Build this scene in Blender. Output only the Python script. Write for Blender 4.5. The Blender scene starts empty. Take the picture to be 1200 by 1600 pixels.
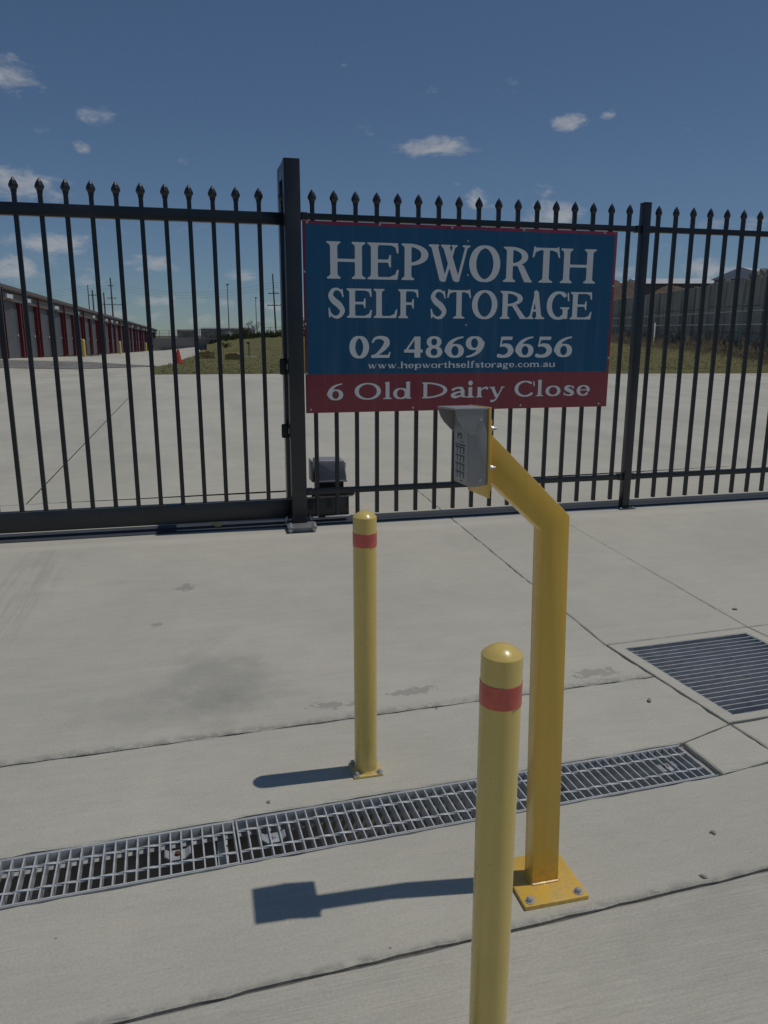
import bpy, bmesh, math, random
import numpy as np
from mathutils import Vector, Matrix
random.seed(7)
PI = math.pi
scene = bpy.context.scene
COL = scene.collection

# ------------------------------------------------------------------ camera
CAM_YAW, CAM_PITCH, CAM_ROLL = 0.2452, 0.2285, 0.0014
cd = bpy.data.cameras.new('camera'); cam = bpy.data.objects.new('camera', cd); COL.objects.link(cam)
cd.sensor_fit = 'HORIZONTAL'; cd.sensor_width = 36.0; cd.lens = 36.0*1186.34/1200.0
cd.clip_start = 0.05; cd.clip_end = 6000
fw = Vector((math.sin(CAM_YAW)*math.cos(CAM_PITCH), math.cos(CAM_YAW)*math.cos(CAM_PITCH), -math.sin(CAM_PITCH)))
rt = Vector((math.cos(CAM_YAW), -math.sin(CAM_YAW), 0)); up = rt.cross(fw)
r2 = math.cos(CAM_ROLL)*rt + math.sin(CAM_ROLL)*up; u2 = -math.sin(CAM_ROLL)*rt + math.cos(CAM_ROLL)*up
m = Matrix((r2, u2, -fw)).transposed().to_4x4(); m.translation = Vector((0, -5.6063, 1.4221)); cam.matrix_world = m
scene.camera = cam

# ------------------------------------------------------------------ light
SUN_TO = Vector((0.386, -0.014, 1.0)).normalized()
EXPOSURE = -0.48
SKY_STRENGTH = 0.103
SUN_STRENGTH = 2.2
sd = bpy.data.lights.new('sun', 'SUN'); so = bpy.data.objects.new('sun', sd); COL.objects.link(so)
sd.energy = SUN_STRENGTH; sd.angle = math.radians(0.53); sd.color = (1.0, 0.955, 0.88)
so.rotation_euler = (-SUN_TO).to_track_quat('-Z', 'Y').to_euler(); so.location = (20, -5, 40)
cy = scene.cycles; cy.max_bounces = 6; cy.diffuse_bounces = 3; cy.glossy_bounces = 3; cy.transmission_bounces = 2; cy.caustics_reflective = False; cy.caustics_refractive = False
scene.view_settings.view_transform = 'Standard'; scene.view_settings.look = 'None'
scene.view_settings.exposure = EXPOSURE; scene.view_settings.gamma = 1.0; scene.view_settings.use_curve_mapping = False

world = bpy.data.worlds.new('World'); scene.world = world; world.use_nodes = True
wn = world.node_tree.nodes; wl = world.node_tree.links
for n in list(wn): wn.remove(n)
def WN(t, **kw):
    n = wn.new(t)
    for k, v in kw.items(): setattr(n, k, v)
    return n
def wmath(op, a, b=None, c=None):
    n = WN('ShaderNodeMath', operation=op)
    for i, v in enumerate((a, b, c)):
        if v is None: continue
        if isinstance(v, (int, float)): n.inputs[i].default_value = v
        else: wl.new(v, n.inputs[i])
    return n.outputs[0]
sky = WN('ShaderNodeTexSky', sky_type='NISHITA', sun_disc=False)
sky.sun_elevation = math.asin(SUN_TO.z); sky.sun_rotation = math.atan2(SUN_TO.x, SUN_TO.y)
sky.altitude = 0; sky.air_density = 0.62; sky.dust_density = 0.1; sky.ozone_density = 1.5
tc = WN('ShaderNodeTexCoord'); DIR = tc.outputs['Generated']
sep = WN('ShaderNodeSeparateXYZ'); wl.new(DIR, sep.inputs[0])
# fair-weather cumulus: a few puffs at their bearings, plus a sparse field of the same clouds all round
def bearing(az, el):
    az, el = math.radians(az), math.radians(el); return Vector((math.sin(az)*math.cos(el), math.cos(az)*math.cos(el), math.sin(el)))
puffs = [  # (azimuth from +Y, elevation, half width, half height, all in degrees; weight)
    (-9.58, 15.44, 2.22, 1.31, 0.85), (-5.14, 13.67, 1.42, 0.74, 0.7), (-8.15, 12.65, 1.0, 0.52, 0.55), (-6.2, 11.75, 0.77, 0.53, 0.65), (-10.51, 9.24, 3.79, 1.68, 1.0),
    (0.48, 11.37, 1.17, 0.55, 0.45), (17.58, 12.51, 3.37, 0.85, 0.9), (26.78, 13.76, 1.89, 0.71, 0.9), (29.08, 14.12, 0.72, 0.59, 0.8), (13.04, 13.62, 1.08, 0.39, 0.35),
    (-8.35, 5.93, 3.26, 0.93, 1.0), (-10.94, 4.2, 1.88, 1.03, 0.95), (-1.7, 4.77, 2.65, 0.75, 1.0), (3.74, 4.19, 1.59, 0.53, 0.9), (25.89, 8.15, 3.41, 1.14, 0.9),
    (20.55, 9.38, 1.0, 0.81, 0.7), (38.03, 7.06, 3.1, 0.86, 0.6), (36.35, 4.43, 2.66, 0.88, 0.8), (30.86, 4.07, 2.21, 0.69, 0.65), (-2.28, 2.33, 2.34, 0.64, 0.75),
    (0.77, 2.46, 1.24, 0.53, 0.7), (2.76, 2.17, 1.26, 0.48, 0.6), (-4.89, 1.36, 6.63, 0.52, 0.45), (1.58, 1.06, 6.86, 0.48, 0.5), (32.22, 5.5, 3.26, 0.56, 0.4),
    (6.15, 1.97, 3.46, 0.54, 0.5)]
nz = WN('ShaderNodeTexNoise'); nz.inputs['Scale'].default_value = 24; nz.inputs['Detail'].default_value = 7; nz.inputs['Roughness'].default_value = .64; nz.inputs['Distortion'].default_value = .5
mp = WN('ShaderNodeMapping'); mp.inputs['Scale'].default_value = (1, 1, 2.2); wl.new(DIR, mp.inputs[0]); wl.new(mp.outputs[0], nz.inputs['Vector'])
nz3 = WN('ShaderNodeTexNoise'); nz3.inputs['Scale'].default_value = 60; nz3.inputs['Detail'].default_value = 4; wl.new(mp.outputs[0], nz3.inputs['Vector'])
noise = wmath('ADD', wmath('MULTIPLY', nz.outputs[0], .8), wmath('MULTIPLY', nz3.outputs[0], .2))
acc = None
for (x, y, a, b, wgt) in puffs:
    d = bearing(x, y); rr = d.cross(Vector((0, 0, 1))).normalized(); uu = rr.cross(d)
    n1 = WN('ShaderNodeVectorMath', operation='DOT_PRODUCT'); wl.new(DIR, n1.inputs[0]); n1.inputs[1].default_value = rr/math.radians(a)
    n2 = WN('ShaderNodeVectorMath', operation='DOT_PRODUCT'); wl.new(DIR, n2.inputs[0]); n2.inputs[1].default_value = uu/math.radians(b)
    l2 = wmath('MULTIPLY', n1.outputs['Value'], n1.outputs['Value']); l2 = wmath('MULTIPLY_ADD', n2.outputs['Value'], n2.outputs['Value'], l2)
    e = wmath('MULTIPLY_ADD', l2, -wgt, wgt)
    acc = e if acc is None else wmath('MAXIMUM', acc, e)
# the open field: low band of small clouds in every direction
nf = WN('ShaderNodeTexNoise'); nf.inputs['Scale'].default_value = 5.5; nf.inputs['Detail'].default_value = 3; 
mf = WN('ShaderNodeMapping'); mf.inputs['Scale'].default_value = (1, 1, 3.5); mf.inputs['Location'].default_value = (3.1, 1.7, .4); wl.new(DIR, mf.inputs[0]); wl.new(mf.outputs[0], nf.inputs['Vector'])
fld = wmath('MULTIPLY', wmath('MAXIMUM', wmath('SUBTRACT', nf.outputs[0], .60), 0), 3.0)
fld = wmath('MULTIPLY', fld, wmath('MAXIMUM', wmath('SUBTRACT', 1.0, wmath('MULTIPLY', wmath('ABSOLUTE', sep.outputs['Z']), 1.6)), 0))
acc = wmath('MAXIMUM', wmath('MAXIMUM', acc, 0.0), fld)
dens = wmath('ADD', wmath('MULTIPLY', acc, .58), wmath('MULTIPLY', wmath('SUBTRACT', noise, .5), 1.95))
gate_ = wmath('GREATER_THAN', acc, 0.002)
mr = WN('ShaderNodeMapRange', interpolation_type='SMOOTHSTEP'); wl.new(dens, mr.inputs[0])
mr.inputs['From Min'].default_value = .12; mr.inputs['From Max'].default_value = .76
cl = wmath('MULTIPLY', wmath('MULTIPLY', mr.outputs[0], gate_), .80)
mixc = WN('ShaderNodeMix', data_type='RGBA'); wl.new(cl, mixc.inputs['Factor'])
# soft shoulder on the sky's radiance (keeps the horizon haze from washing out) and a slight cool grade
lum = WN('ShaderNodeVectorMath', operation='DOT_PRODUCT'); wl.new(sky.outputs[0], lum.inputs[0]); lum.inputs[1].default_value = (.25, .6, .15)
shoulder = wmath('DIVIDE', 1.0, wmath('MULTIPLY_ADD', lum.outputs['Value'], .15, 1.0))
tint = WN('ShaderNodeVectorMath', operation='MULTIPLY'); wl.new(sky.outputs[0], tint.inputs[0]); tint.inputs[1].default_value = (.87, .965, 1.0)
skc = WN('ShaderNodeVectorMath', operation='SCALE'); wl.new(tint.outputs[0], skc.inputs[0]); wl.new(shoulder, skc.inputs['Scale']); wl.new(skc.outputs[0], mixc.inputs['A'])
mixc.inputs['B'].default_value = (4.5, 4.65, 4.9, 1)
bg = WN('ShaderNodeBackground'); bg.inputs[1].default_value = SKY_STRENGTH; wl.new(mixc.outputs['Result'], bg.inputs[0])
wo = WN('ShaderNodeOutputWorld'); wl.new(bg.outputs[0], wo.inputs[0])

# ------------------------------------------------------------------ materials
MATS = {}
class NT:
    def __init__(s, name):
        s.m = bpy.data.materials.new(name); s.m.use_nodes = True; s.t = s.m.node_tree; s.n = s.t.nodes; s.l = s.t.links
        s.b = s.n['Principled BSDF']; MATS[name] = s.m
    def N(s, t, **kw):
        n = s.n.new(t)
        for k, v in kw.items(): setattr(n, k, v)
        return n
    def set(s, inp, v):
        if hasattr(v, 'is_linked') or isinstance(v, bpy.types.NodeSocket): s.l.new(v, inp)
        else: inp.default_value = v
    def math(s, op, a, b=None, c=None, clamp=False):
        n = s.N('ShaderNodeMath', operation=op, use_clamp=clamp)
        for i, v in enumerate((a, b, c)):
            if v is not None: s.set(n.inputs[i], v)
        return n.outputs[0]
    def pos(s, rotz=0, scale=(1, 1, 1), loc=(0, 0, 0), obj=False):
        g = s.N('ShaderNodeTexCoord').outputs['Object'] if obj else s.N('ShaderNodeNewGeometry').outputs['Position']
        mp = s.N('ShaderNodeMapping'); s.l.new(g, mp.inputs[0]); mp.inputs['Rotation'].default_value = (0, 0, rotz)
        mp.inputs['Scale'].default_value = scale; mp.inputs['Location'].default_value = loc
        return mp.outputs[0]
    def noise(s, vec, sc, det=4, rough=.55, dist=0):
        n = s.N('ShaderNodeTexNoise'); s.l.new(vec, n.inputs['Vector']); n.inputs['Scale'].default_value = sc
        n.inputs['Detail'].default_value = det; n.inputs['Roughness'].default_value = rough; n.inputs['Distortion'].default_value = dist
        return n.outputs[0]
    def ramp(s, v, lo, hi, a=0., b=1., smooth=True):
        n = s.N('ShaderNodeMapRange', interpolation_type='SMOOTHSTEP' if smooth else 'LINEAR'); s.l.new(v, n.inputs[0])
        n.inputs['From Min'].default_value = lo; n.inputs['From Max'].default_value = hi
        n.inputs['To Min'].default_value = a; n.inputs['To Max'].default_value = b
        return n.outputs[0]
    def mix(s, f, a, b, mode='MIX'):
        n = s.N('ShaderNodeMix', data_type='RGBA', blend_type=mode); s.set(n.inputs['Factor'], f)
        for k, v in (('A', a), ('B', b)):
            s.set(n.inputs[k], v if isinstance(v, bpy.types.NodeSocket) else tuple(v)+(1,) if len(v) == 3 else v)
        return n.outputs['Result']
    def scale(s, col, f):
        n = s.N('ShaderNodeVectorMath', operation='SCALE'); s.set(n.inputs[0], col); s.set(n.inputs['Scale'], f); return n.outputs[0]
    def bump(s, h, strength=.3, dist=.01):
        n = s.N('ShaderNodeBump'); n.inputs['Strength'].default_value = strength; n.inputs['Distance'].default_value = dist
        s.l.new(h, n.inputs['Height']); s.l.new(n.outputs[0], s.b.inputs['Normal'])
    def col(s, c): s.set(s.b.inputs['Base Color'], c if isinstance(c, bpy.types.NodeSocket) else tuple(c)+(1,))
    def p(s, rough=.5, metal=0, spec=.5, coat=0):
        s.set(s.b.inputs['Roughness'], rough); s.b.inputs['Metallic'].default_value = metal
        s.b.inputs['Specular IOR Level'].default_value = spec; s.b.inputs['Coat Weight'].default_value = coat

def paint(name, c, rough=.35, metal=0, spec=.5, var=.06, sc=9, bump=.02, coat=0):
    t = NT(name); P = t.pos(obj=True)
    v = t.noise(P, sc, 5); f = t.ramp(v, .25, .75, 1-var, 1+var, False)
    t.col(t.scale(tuple(c), f)); t.p(rough, metal, spec, coat)
    r = t.noise(P, sc*4, 3); t.set(t.b.inputs['Roughness'], t.ramp(r, .2, .8, rough*.85, rough*1.2, False))
    if bump: t.bump(t.noise(P, sc*30, 2), bump, .002)
    return t.m

def worn(name, c, rough):
    # gloss enamel with dusty film, fine rub marks and a few chips
    t = NT(name); P = t.pos(obj=True); a = t.noise(P, 6, 5, .6); b = t.noise(P, 46, 4, .7); v = t.noise(t.pos(obj=True, scale=(60, 60, 2.2)), 1.0, 4, .6); ch = t.noise(P, 85, 2, .5)
    col = t.scale(tuple(c), t.math('MULTIPLY', t.ramp(a, .3, .7, .94, 1.05, False), t.ramp(v, .3, .7, .96, 1.04, False)))
    sz = t.N('ShaderNodeSeparateXYZ'); t.l.new(P, sz.inputs[0])
    grime = t.math('MULTIPLY', t.math('ADD', t.math('MULTIPLY', t.ramp(sz.outputs['Z'], .0, .16, 1, 0), t.ramp(b, .4, .62)), t.math('MULTIPLY', t.ramp(a, .56, .72), t.ramp(v, .45, .6))), .30, clamp=True)
    col = t.mix(grime, col, (.34, .29, .19))
    col = t.mix(t.math('MULTIPLY', t.ramp(ch, .735, .76), .8), col, (.10, .085, .06))
    t.col(col); t.p(rough, 0, .5, .35); t.set(t.b.inputs['Roughness'], t.ramp(t.math('ADD', b, grime), .3, .9, rough*.8, rough*1.8, False)); t.set(t.b.inputs['Coat Roughness'], .12)
    t.bump(t.math('MULTIPLY_ADD', a, 1.0, t.math('MULTIPLY', b, .15)), .08, .004); return t.m
def signface(name, c):
    t = NT(name); P = t.pos(obj=True); a = t.noise(P, 1.3, 3, .5); st = t.noise(t.pos(obj=True, scale=(9, 9, .5)), 1.5, 4, .6); d = t.noise(P, 60, 3, .7)
    film = t.math('MULTIPLY', t.math('MULTIPLY', t.ramp(st, .48, .75), t.ramp(d, .3, .7, .6, 1.0)), .10)
    t.col(t.mix(film, t.scale(tuple(c), t.ramp(a, .3, .7, .95, 1.05, False)), (.36, .34, .31))); t.p(.24, 0, .5)
    t.set(t.b.inputs['Roughness'], t.ramp(st, .3, .7, .16, .34, False)); t.bump(a, .35, .03); return t.m
def powder(name, c):
    # black powder coat under road dust
    t = NT(name); P = t.pos(); a = t.noise(P, 3, 5, .65); b = t.noise(P, 40, 3, .6)
    g = t.N('ShaderNodeNewGeometry'); sn = t.N('ShaderNodeSeparateXYZ'); t.l.new(g.outputs['Normal'], sn.inputs[0])
    dust = t.math('MULTIPLY_ADD', t.ramp(sn.outputs['Z'], .2, .9), .22, t.math('MULTIPLY', t.ramp(a, .42, .7), .06)); dust = t.math('MULTIPLY', dust, t.ramp(b, .25, .7, .5, 1.0))
    t.col(t.mix(dust, c, (.22, .20, .17))); t.p(.32, 0, .55); t.set(t.b.inputs['Roughness'], t.ramp(a, .3, .7, .26, .42, False)); t.bump(t.noise(P, 420, 2, .5), .05, .001); return t.m

def concrete(name, base, kind='trowel'):
    t = NT(name); P = t.pos()
    big = t.noise(P, .9, 2); mid = t.noise(P, 6, 5, .62); fine = t.noise(P, 130, 3, .75); rag = t.noise(P, 26, 3, .6)
    sw = t.noise(t.pos(rotz=.35, scale=(1.2, 9, 1)), 1.6, 4, .62, 1.6)          # trowel sweeps: long arcs of slightly different burnish
    swf = t.noise(t.pos(rotz=-.25, scale=(3, 26, 1)), 2.4, 3, .6, 2.4)          # finer float marks
    def blob(cx, cy, rx, ry, rot, warp=.5, w=None):                             # a stain with its own ragged outline
        a = t.N('ShaderNodeVectorMath', operation='SUBTRACT'); t.l.new(P, a.inputs[0]); a.inputs[1].default_value = (cx, cy, 0)
        mpp = t.N('ShaderNodeMapping'); t.l.new(a.outputs[0], mpp.inputs[0]); mpp.inputs['Rotation'].default_value = (0, 0, -rot); mpp.inputs['Scale'].default_value = (1/rx, 1/ry, 0)
        ln = t.N('ShaderNodeVectorMath', operation='LENGTH'); t.l.new(mpp.outputs[0], ln.inputs[0])
        return t.math('MULTIPLY_ADD', t.math('SUBTRACT', mid if w is None else w, .5), warp*2, ln.outputs['Value'])
    c = t.mix(t.ramp(big, .3, .7), (base[0]*.95, base[1]*.955, base[2]*.965), tuple(x*1.04 for x in base))
    f = t.math('MULTIPLY', t.ramp(mid, .25, .75, .95, 1.05, False), t.ramp(sw, .3, .7, .965, 1.035, False))
    f = t.math('MULTIPLY', f, t.math('MULTIPLY', t.ramp(fine, .25, .75, .87, 1.13, False), t.ramp(swf, .3, .7, .955, 1.045, False)))
    c = t.scale(c, f)
    c = t.mix(t.math('MULTIPLY', t.ramp(sw, .58, .75), .3), c, (base[0]*1.05, base[1]*.98, base[2]*.88))
    vor = t.N('ShaderNodeTexVoronoi'); t.l.new(P, vor.inputs['Vector']); vor.inputs['Scale'].default_value = 6.5      # small pits
    pit = t.math('MULTIPLY', t.ramp(vor.outputs['Distance'], .016, .030, 1, 0), t.ramp(big, .47, .55))
    c = t.mix(t.math('MULTIPLY', pit, .6), c, (.08, .075, .07))
    h = t.math('MULTIPLY_ADD', fine, .3, t.math('MULTIPLY_ADD', mid, .3, t.math('MULTIPLY_ADD', sw, .3, t.math('MULTIPLY', swf, .35))))
    if kind in ('apron', 'swirl'):      # fans of arcs left by the finishing trowel
        vc = t.N('ShaderNodeTexVoronoi'); t.l.new(t.pos(rotz=.5, scale=(1, 1.5, 1)), vc.inputs['Vector']); vc.inputs['Scale'].default_value = 2.1
        ar = t.math('SINE', t.math('MULTIPLY_ADD', mid, 9.0, t.math('MULTIPLY', vc.outputs['Distance'], 150.0)))
        am = t.math('MULTIPLY', t.ramp(mid, .50, .64), t.ramp(swf, .48, .66)); arc_ = t.math('MULTIPLY', t.ramp(ar, .1, .9), am)
        c = t.scale(c, t.ramp(arc_, 0, 1, 1.0, .955, False)); h = t.math('MULTIPLY_ADD', arc_, -.10, h)
    if kind == 'apron':     # the pour in front of the gate
        lines = t.ramp(swf, .35, .65, .55, 1.0, False)
        st = t.ramp(blob(.05, -2.58, .30, .44, .1, .7), .2, 1.15, 1, 0)
        c = t.mix(t.math('MULTIPLY', t.math('MULTIPLY', st, lines), .36), c, (.135, .137, .14))
        st2 = t.ramp(blob(-.22, -2.75, .50, .17, .25, .6), .2, 1.1, 1, 0)
        c = t.mix(t.math('MULTIPLY', t.math('MULTIPLY', st2, lines), .2), c, (.15, .15, .15))
        sp_ = None
        for (x, y, rx, ry) in ((-.098, -1.274, .085, .11), (-.23, -1.837, .05, .045), (.461, -2.89, .13, .05), (.807, -2.85, .16, .05), (1.62, -2.87, .18, .06)):
            b_ = t.ramp(blob(x, y, rx, ry, .04, 1.1, rag), .45, .66, 1, 0); sp_ = b_ if sp_ is None else t.math('MAXIMUM', sp_, b_)
        c = t.mix(t.math('MULTIPLY', sp_, .38), c, (.16, .155, .145))
        tm = t.ramp(blob(-1.0, -1.1, .22, 1.2, .1, .3), .4, 1.0, 1, 0)                # faint tyre sweep at the left
        ty = t.noise(t.pos(rotz=-.12, scale=(16, .8, 1)), 1.4, 2, .5)
        c = t.mix(t.math('MULTIPLY', t.math('MULTIPLY', tm, t.ramp(ty, .42, .62)), .16), c, (.14, .14, .14))
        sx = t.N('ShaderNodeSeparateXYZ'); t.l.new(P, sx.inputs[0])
        yb = t.math('MULTIPLY_ADD', t.math('SUBTRACT', big, .5), .16, sx.outputs['Y'])    # a paler streak with a wavering edge, parallel to the gate track
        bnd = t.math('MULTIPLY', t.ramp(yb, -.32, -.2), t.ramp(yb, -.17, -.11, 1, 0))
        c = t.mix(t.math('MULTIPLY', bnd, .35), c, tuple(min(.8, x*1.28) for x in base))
        jy = t.math('SUBTRACT', sx.outputs['Y'], t.math('MULTIPLY_ADD', sx.outputs['X'], .0341, -3.027))   # crumbly dirt next to the rear joint
        jd = t.math('MULTIPLY', t.math('MULTIPLY', t.ramp(t.math('MULTIPLY_ADD', mid, -.09, jy), -.04, .01, 1, 0), t.ramp(jy, -.02, -.005)), t.ramp(t.math('MULTIPLY_ADD', rag, .5, t.math('MULTIPLY', fine, .5)), .42, .56))
        c = t.mix(t.math('MULTIPLY', jd, .5), c, (.17, .165, .155))
    if kind == 'swirl':
        k = t.ramp(mid, .45, .62)
        c = t.mix(t.math('MULTIPLY', t.math('MULTIPLY', k, t.ramp(swf, .55, .72)), .28), c, (.17, .17, .165))
        sx = t.N('ShaderNodeSeparateXYZ'); t.l.new(P, sx.inputs[0])
        jy = t.math('SUBTRACT', sx.outputs['Y'], t.math('MULTIPLY_ADD', sx.outputs['X'], .0428, -4.1726))
        jd = t.math('MULTIPLY', t.ramp(t.math('MULTIPLY_ADD', mid, -.05, jy), -.02, .006, 1, 0), t.ramp(t.math('MULTIPLY_ADD', rag, .5, t.math('MULTIPLY', fine, .5)), .42, .56))
        c = t.mix(t.math('MULTIPLY', jd, .5), c, (.2, .195, .185))
    if kind == 'broom':
        br = t.noise(t.pos(rotz=-.043, scale=(.55, 60, 1)), 3.2, 4, .65)
        c = t.scale(c, t.ramp(br, .25, .75, .88, 1.09, False)); h = t.math('MULTIPLY_ADD', br, 1.3, h)
    if kind == 'yard':
        st = t.noise(t.pos(rotz=.5, scale=(1, .25, 1)), .45, 4, .6, 1.0)
        c = t.scale(c, t.ramp(st, .4, .72, 1.02, .86))
    t.col(c); t.p(.86, 0, .32); t.bump(h, .5, .006)
    return t.m

CB = (.552, .526, .440)
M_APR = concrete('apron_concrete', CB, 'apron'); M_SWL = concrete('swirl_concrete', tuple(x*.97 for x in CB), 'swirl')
M_BRM = concrete('broom_concrete', tuple(x*.99 for x in CB), 'broom'); M_YRD = concrete('yard_concrete', CB, 'yard'); M_CON = concrete('plain_concrete', tuple(x*1.0 for x in CB), 'trowel')
M_FIL = paint('joint_filler', (.19, .18, .165), .9, 0, .2, .3, 40, .3)
M_PIT = paint('pit_concrete', (.43, .41, .37), .9, 0, .2, .3, 9, .3)

M_BLACK = powder('black_powdercoat', (.010, .014, .021))
M_BLACKG = powder('charcoal_powdercoat', (.017, .021, .027))
M_TRACK = paint('track_steel', (.070, .080, .094), .85, .0, .15, .15, 3, .1)
M_YEL = worn('bollard_yellow', (.82, .60, .17), .24)
M_YEL2 = worn('stand_yellow', (.84, .52, .075), .30)
M_RED = paint('reflective_red', (.72, .135, .095), .32, 0, .6, .25, 40, .03)
M_GALV = paint('galvanised', (.56, .58, .58), .6, .15, .4, .22, 28, .05)
M_GALVD = paint('galvanised_dull', (.42, .44, .44), .62, .15, .4, .25, 20, .08)
M_BOLT = paint('zinc_bolt', (.52, .52, .53), .45, .45, .5, .15, 60, .03)
M_RUST = paint('rust', (.16, .065, .035), .85, .1, .3, .35, 60, .2)
M_BLUE = signface('sign_blue', (.006, .092, .20)); M_MAR = signface('sign_maroon', (.225, .026, .052))
M_WHT = paint('sign_white', (.78, .78, .78), .3, 0, .5, .02, 3, 0)
M_KP = paint('keypad_grey', (.34, .33, .315), .42, 0, .5, .06, 30, .04)
M_KPF = paint('keypad_face', (.37, .36, .345), .45, 0, .5, .06, 40, .03)
M_KEY = paint('key_metal', (.42, .41, .40), .35, .2, .5, .1, 80, .03)
M_KEYD = paint('key_dark', (.06, .06, .06), .5, 0, .5, .1, 80, 0)
M_MOT = paint('motor_grey', (.27, .285, .31), .45, 0, .5, .08, 10, .03)
M_RUB = paint('black_rubber', (.012, .012, .013), .6, 0, .4, .2, 30, .05)
M_WHEEL = paint('nylon_wheel', (.55, .42, .16), .5, 0, .4, .12, 30, .05)
M_TAN = paint('shed_tan', (.20, .145, .115), .55, 0, .4, .08, 1.5, .03)
M_FASC = paint('shed_fascia', (.17, .125, .105), .5, 0, .4, .08, 1.2, .03)
M_SRED = paint('shed_red', (.14, .015, .02), .45, 0, .4, .15, 2, .03)
M_DOOR = paint('door_grey', (.12, .13, .142), .5, 0, .4, .07, 1.2, .02)
M_ROOF = paint('roof_pale', (.62, .63, .63), .5, 0, .4, .06, .6, .02)
M_ROOFG = paint('roof_grey', (.24, .245, .25), .5, 0, .4, .06, .6, .02)
M_POLE = paint('timber_pole', (.15, .135, .12), .85, 0, .3, .2, 3, .2)
M_LPOLE = paint('grey_pole', (.22, .23, .24), .5, .3, .4, .1, 2, .03)
M_CONE = paint('cone_orange', (.55, .07, .04), .5, 0, .4, .08, 10, .03)
M_SOIL = paint('red_soil', (.135, .10, .078), .95, 0, .2, .3, 1.2, .5)
M_PEB = paint('pebble_stone', (.34, .31, .27), .85, 0, .3, .25, 80, .3)
M_BLOCK = paint('block_wall', (.30, .285, .26), .9, 0, .3, .18, 2.5, .3)
M_WIRE = paint('wire', (.16, .165, .17), .5, .5, .4, .1, 5, 0)

def bale_mat():
    t = NT('straw'); P = t.pos(obj=True); a = t.noise(t.pos(obj=True, scale=(3, 14, 14)), 6, 5, .7)
    t.col(t.mix(t.ramp(a, .3, .7), (.24, .17, .08), (.52, .40, .19))); t.p(.9, 0, .2); t.bump(a, .8, .03); return t.m
M_STRAW = bale_mat()
def grass_mat(name, a, b, c3):
    t = NT(name); P = t.pos(); n1 = t.noise(P, .22, 4, .6); n2 = t.noise(P, 3.5, 5, .65); n3 = t.noise(P, 30, 3, .7)
    c = t.mix(t.ramp(n1, .38, .62), a, b); c = t.mix(t.math('MULTIPLY', t.ramp(n2, .45, .7), .7), c, c3)
    c = t.scale(c, t.ramp(n3, .2, .8, .6, 1.35, False)); t.col(c); t.p(.95, 0, .15); t.bump(t.math('ADD', n3, n2), .8, .06); return t.m
M_GRASS = grass_mat('lawn', (.15, .155, .06), (.19, .175, .08), (.26, .215, .115))
M_GROUND = grass_mat('far_ground', (.09, .10, .05), (.13, .125, .07), (.15, .13, .08))
def blade_mat(name, a, b):
    t = NT(name); P = t.pos(); n = t.noise(P, 2.3, 3); n2 = t.noise(P, 19, 2)
    t.col(t.mix(t.ramp(t.math('ADD', t.math('MULTIPLY', n, .5), t.math('MULTIPLY', n2, .5)), .35, .65), a, b)); t.p(.8, 0, .2)
    tr = t.N('ShaderNodeBsdfTranslucent'); t.l.new(t.b.inputs['Base Color'].links[0].from_socket, tr.inputs[0]); mx = t.N('ShaderNodeMixShader'); mx.inputs[0].default_value = .45
    t.l.new(t.b.outputs[0], mx.inputs[1]); t.l.new(tr.outputs[0], mx.inputs[2]); t.l.new(mx.outputs[0], t.n['Material Output'].inputs[0]); return t.m
M_BLADE = blade_mat('grass_blades', (.15, .155, .055), (.24, .21, .10))
M_DRY = blade_mat('dry_grass_blades', (.30, .25, .17), (.48, .41, .30))
M_LEAF = blade_mat('leaves', (.035, .055, .022), (.08, .10, .04))
M_TWIG = blade_mat('twigs', (.12, .09, .08), (.2, .16, .14))
def gravel_mat():
    t = NT('gravel'); P = t.pos(); v = t.N('ShaderNodeTexVoronoi'); t.l.new(P, v.inputs['Vector']); v.inputs['Scale'].default_value = 16
    n = t.noise(P, 1.2, 4); c = t.mix(t.ramp(v.outputs['Distance'], .1, .6), (.44, .43, .40), (.21, .20, .19)); c = t.scale(c, t.ramp(n, .3, .7, .8, 1.15, False))
    t.col(c); t.p(.95, 0, .2); t.bump(v.outputs['Distance'], .8, .05); return t.m
M_GRAV = gravel_mat()
def panelwall_mat():
    t = NT('weathered_precast'); P = t.pos(obj=True)
    st = t.noise(t.pos(obj=True, scale=(2.2, 2.2, .12)), 1.6, 6, .7); n = t.noise(P, .5, 4); f = t.noise(P, 6, 5, .7)
    c = t.mix(t.ramp(st, .35, .68), (.36, .32, .265), (.60, .54, .455)); c = t.scale(c, t.ramp(n, .3, .7, .82, 1.1, False)); c = t.scale(c, t.ramp(f, .25, .75, .85, 1.12, False))
    t.col(c); t.p(.92, 0, .2); t.bump(f, .4, .03); return t.m
M_WALL = panelwall_mat()

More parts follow.
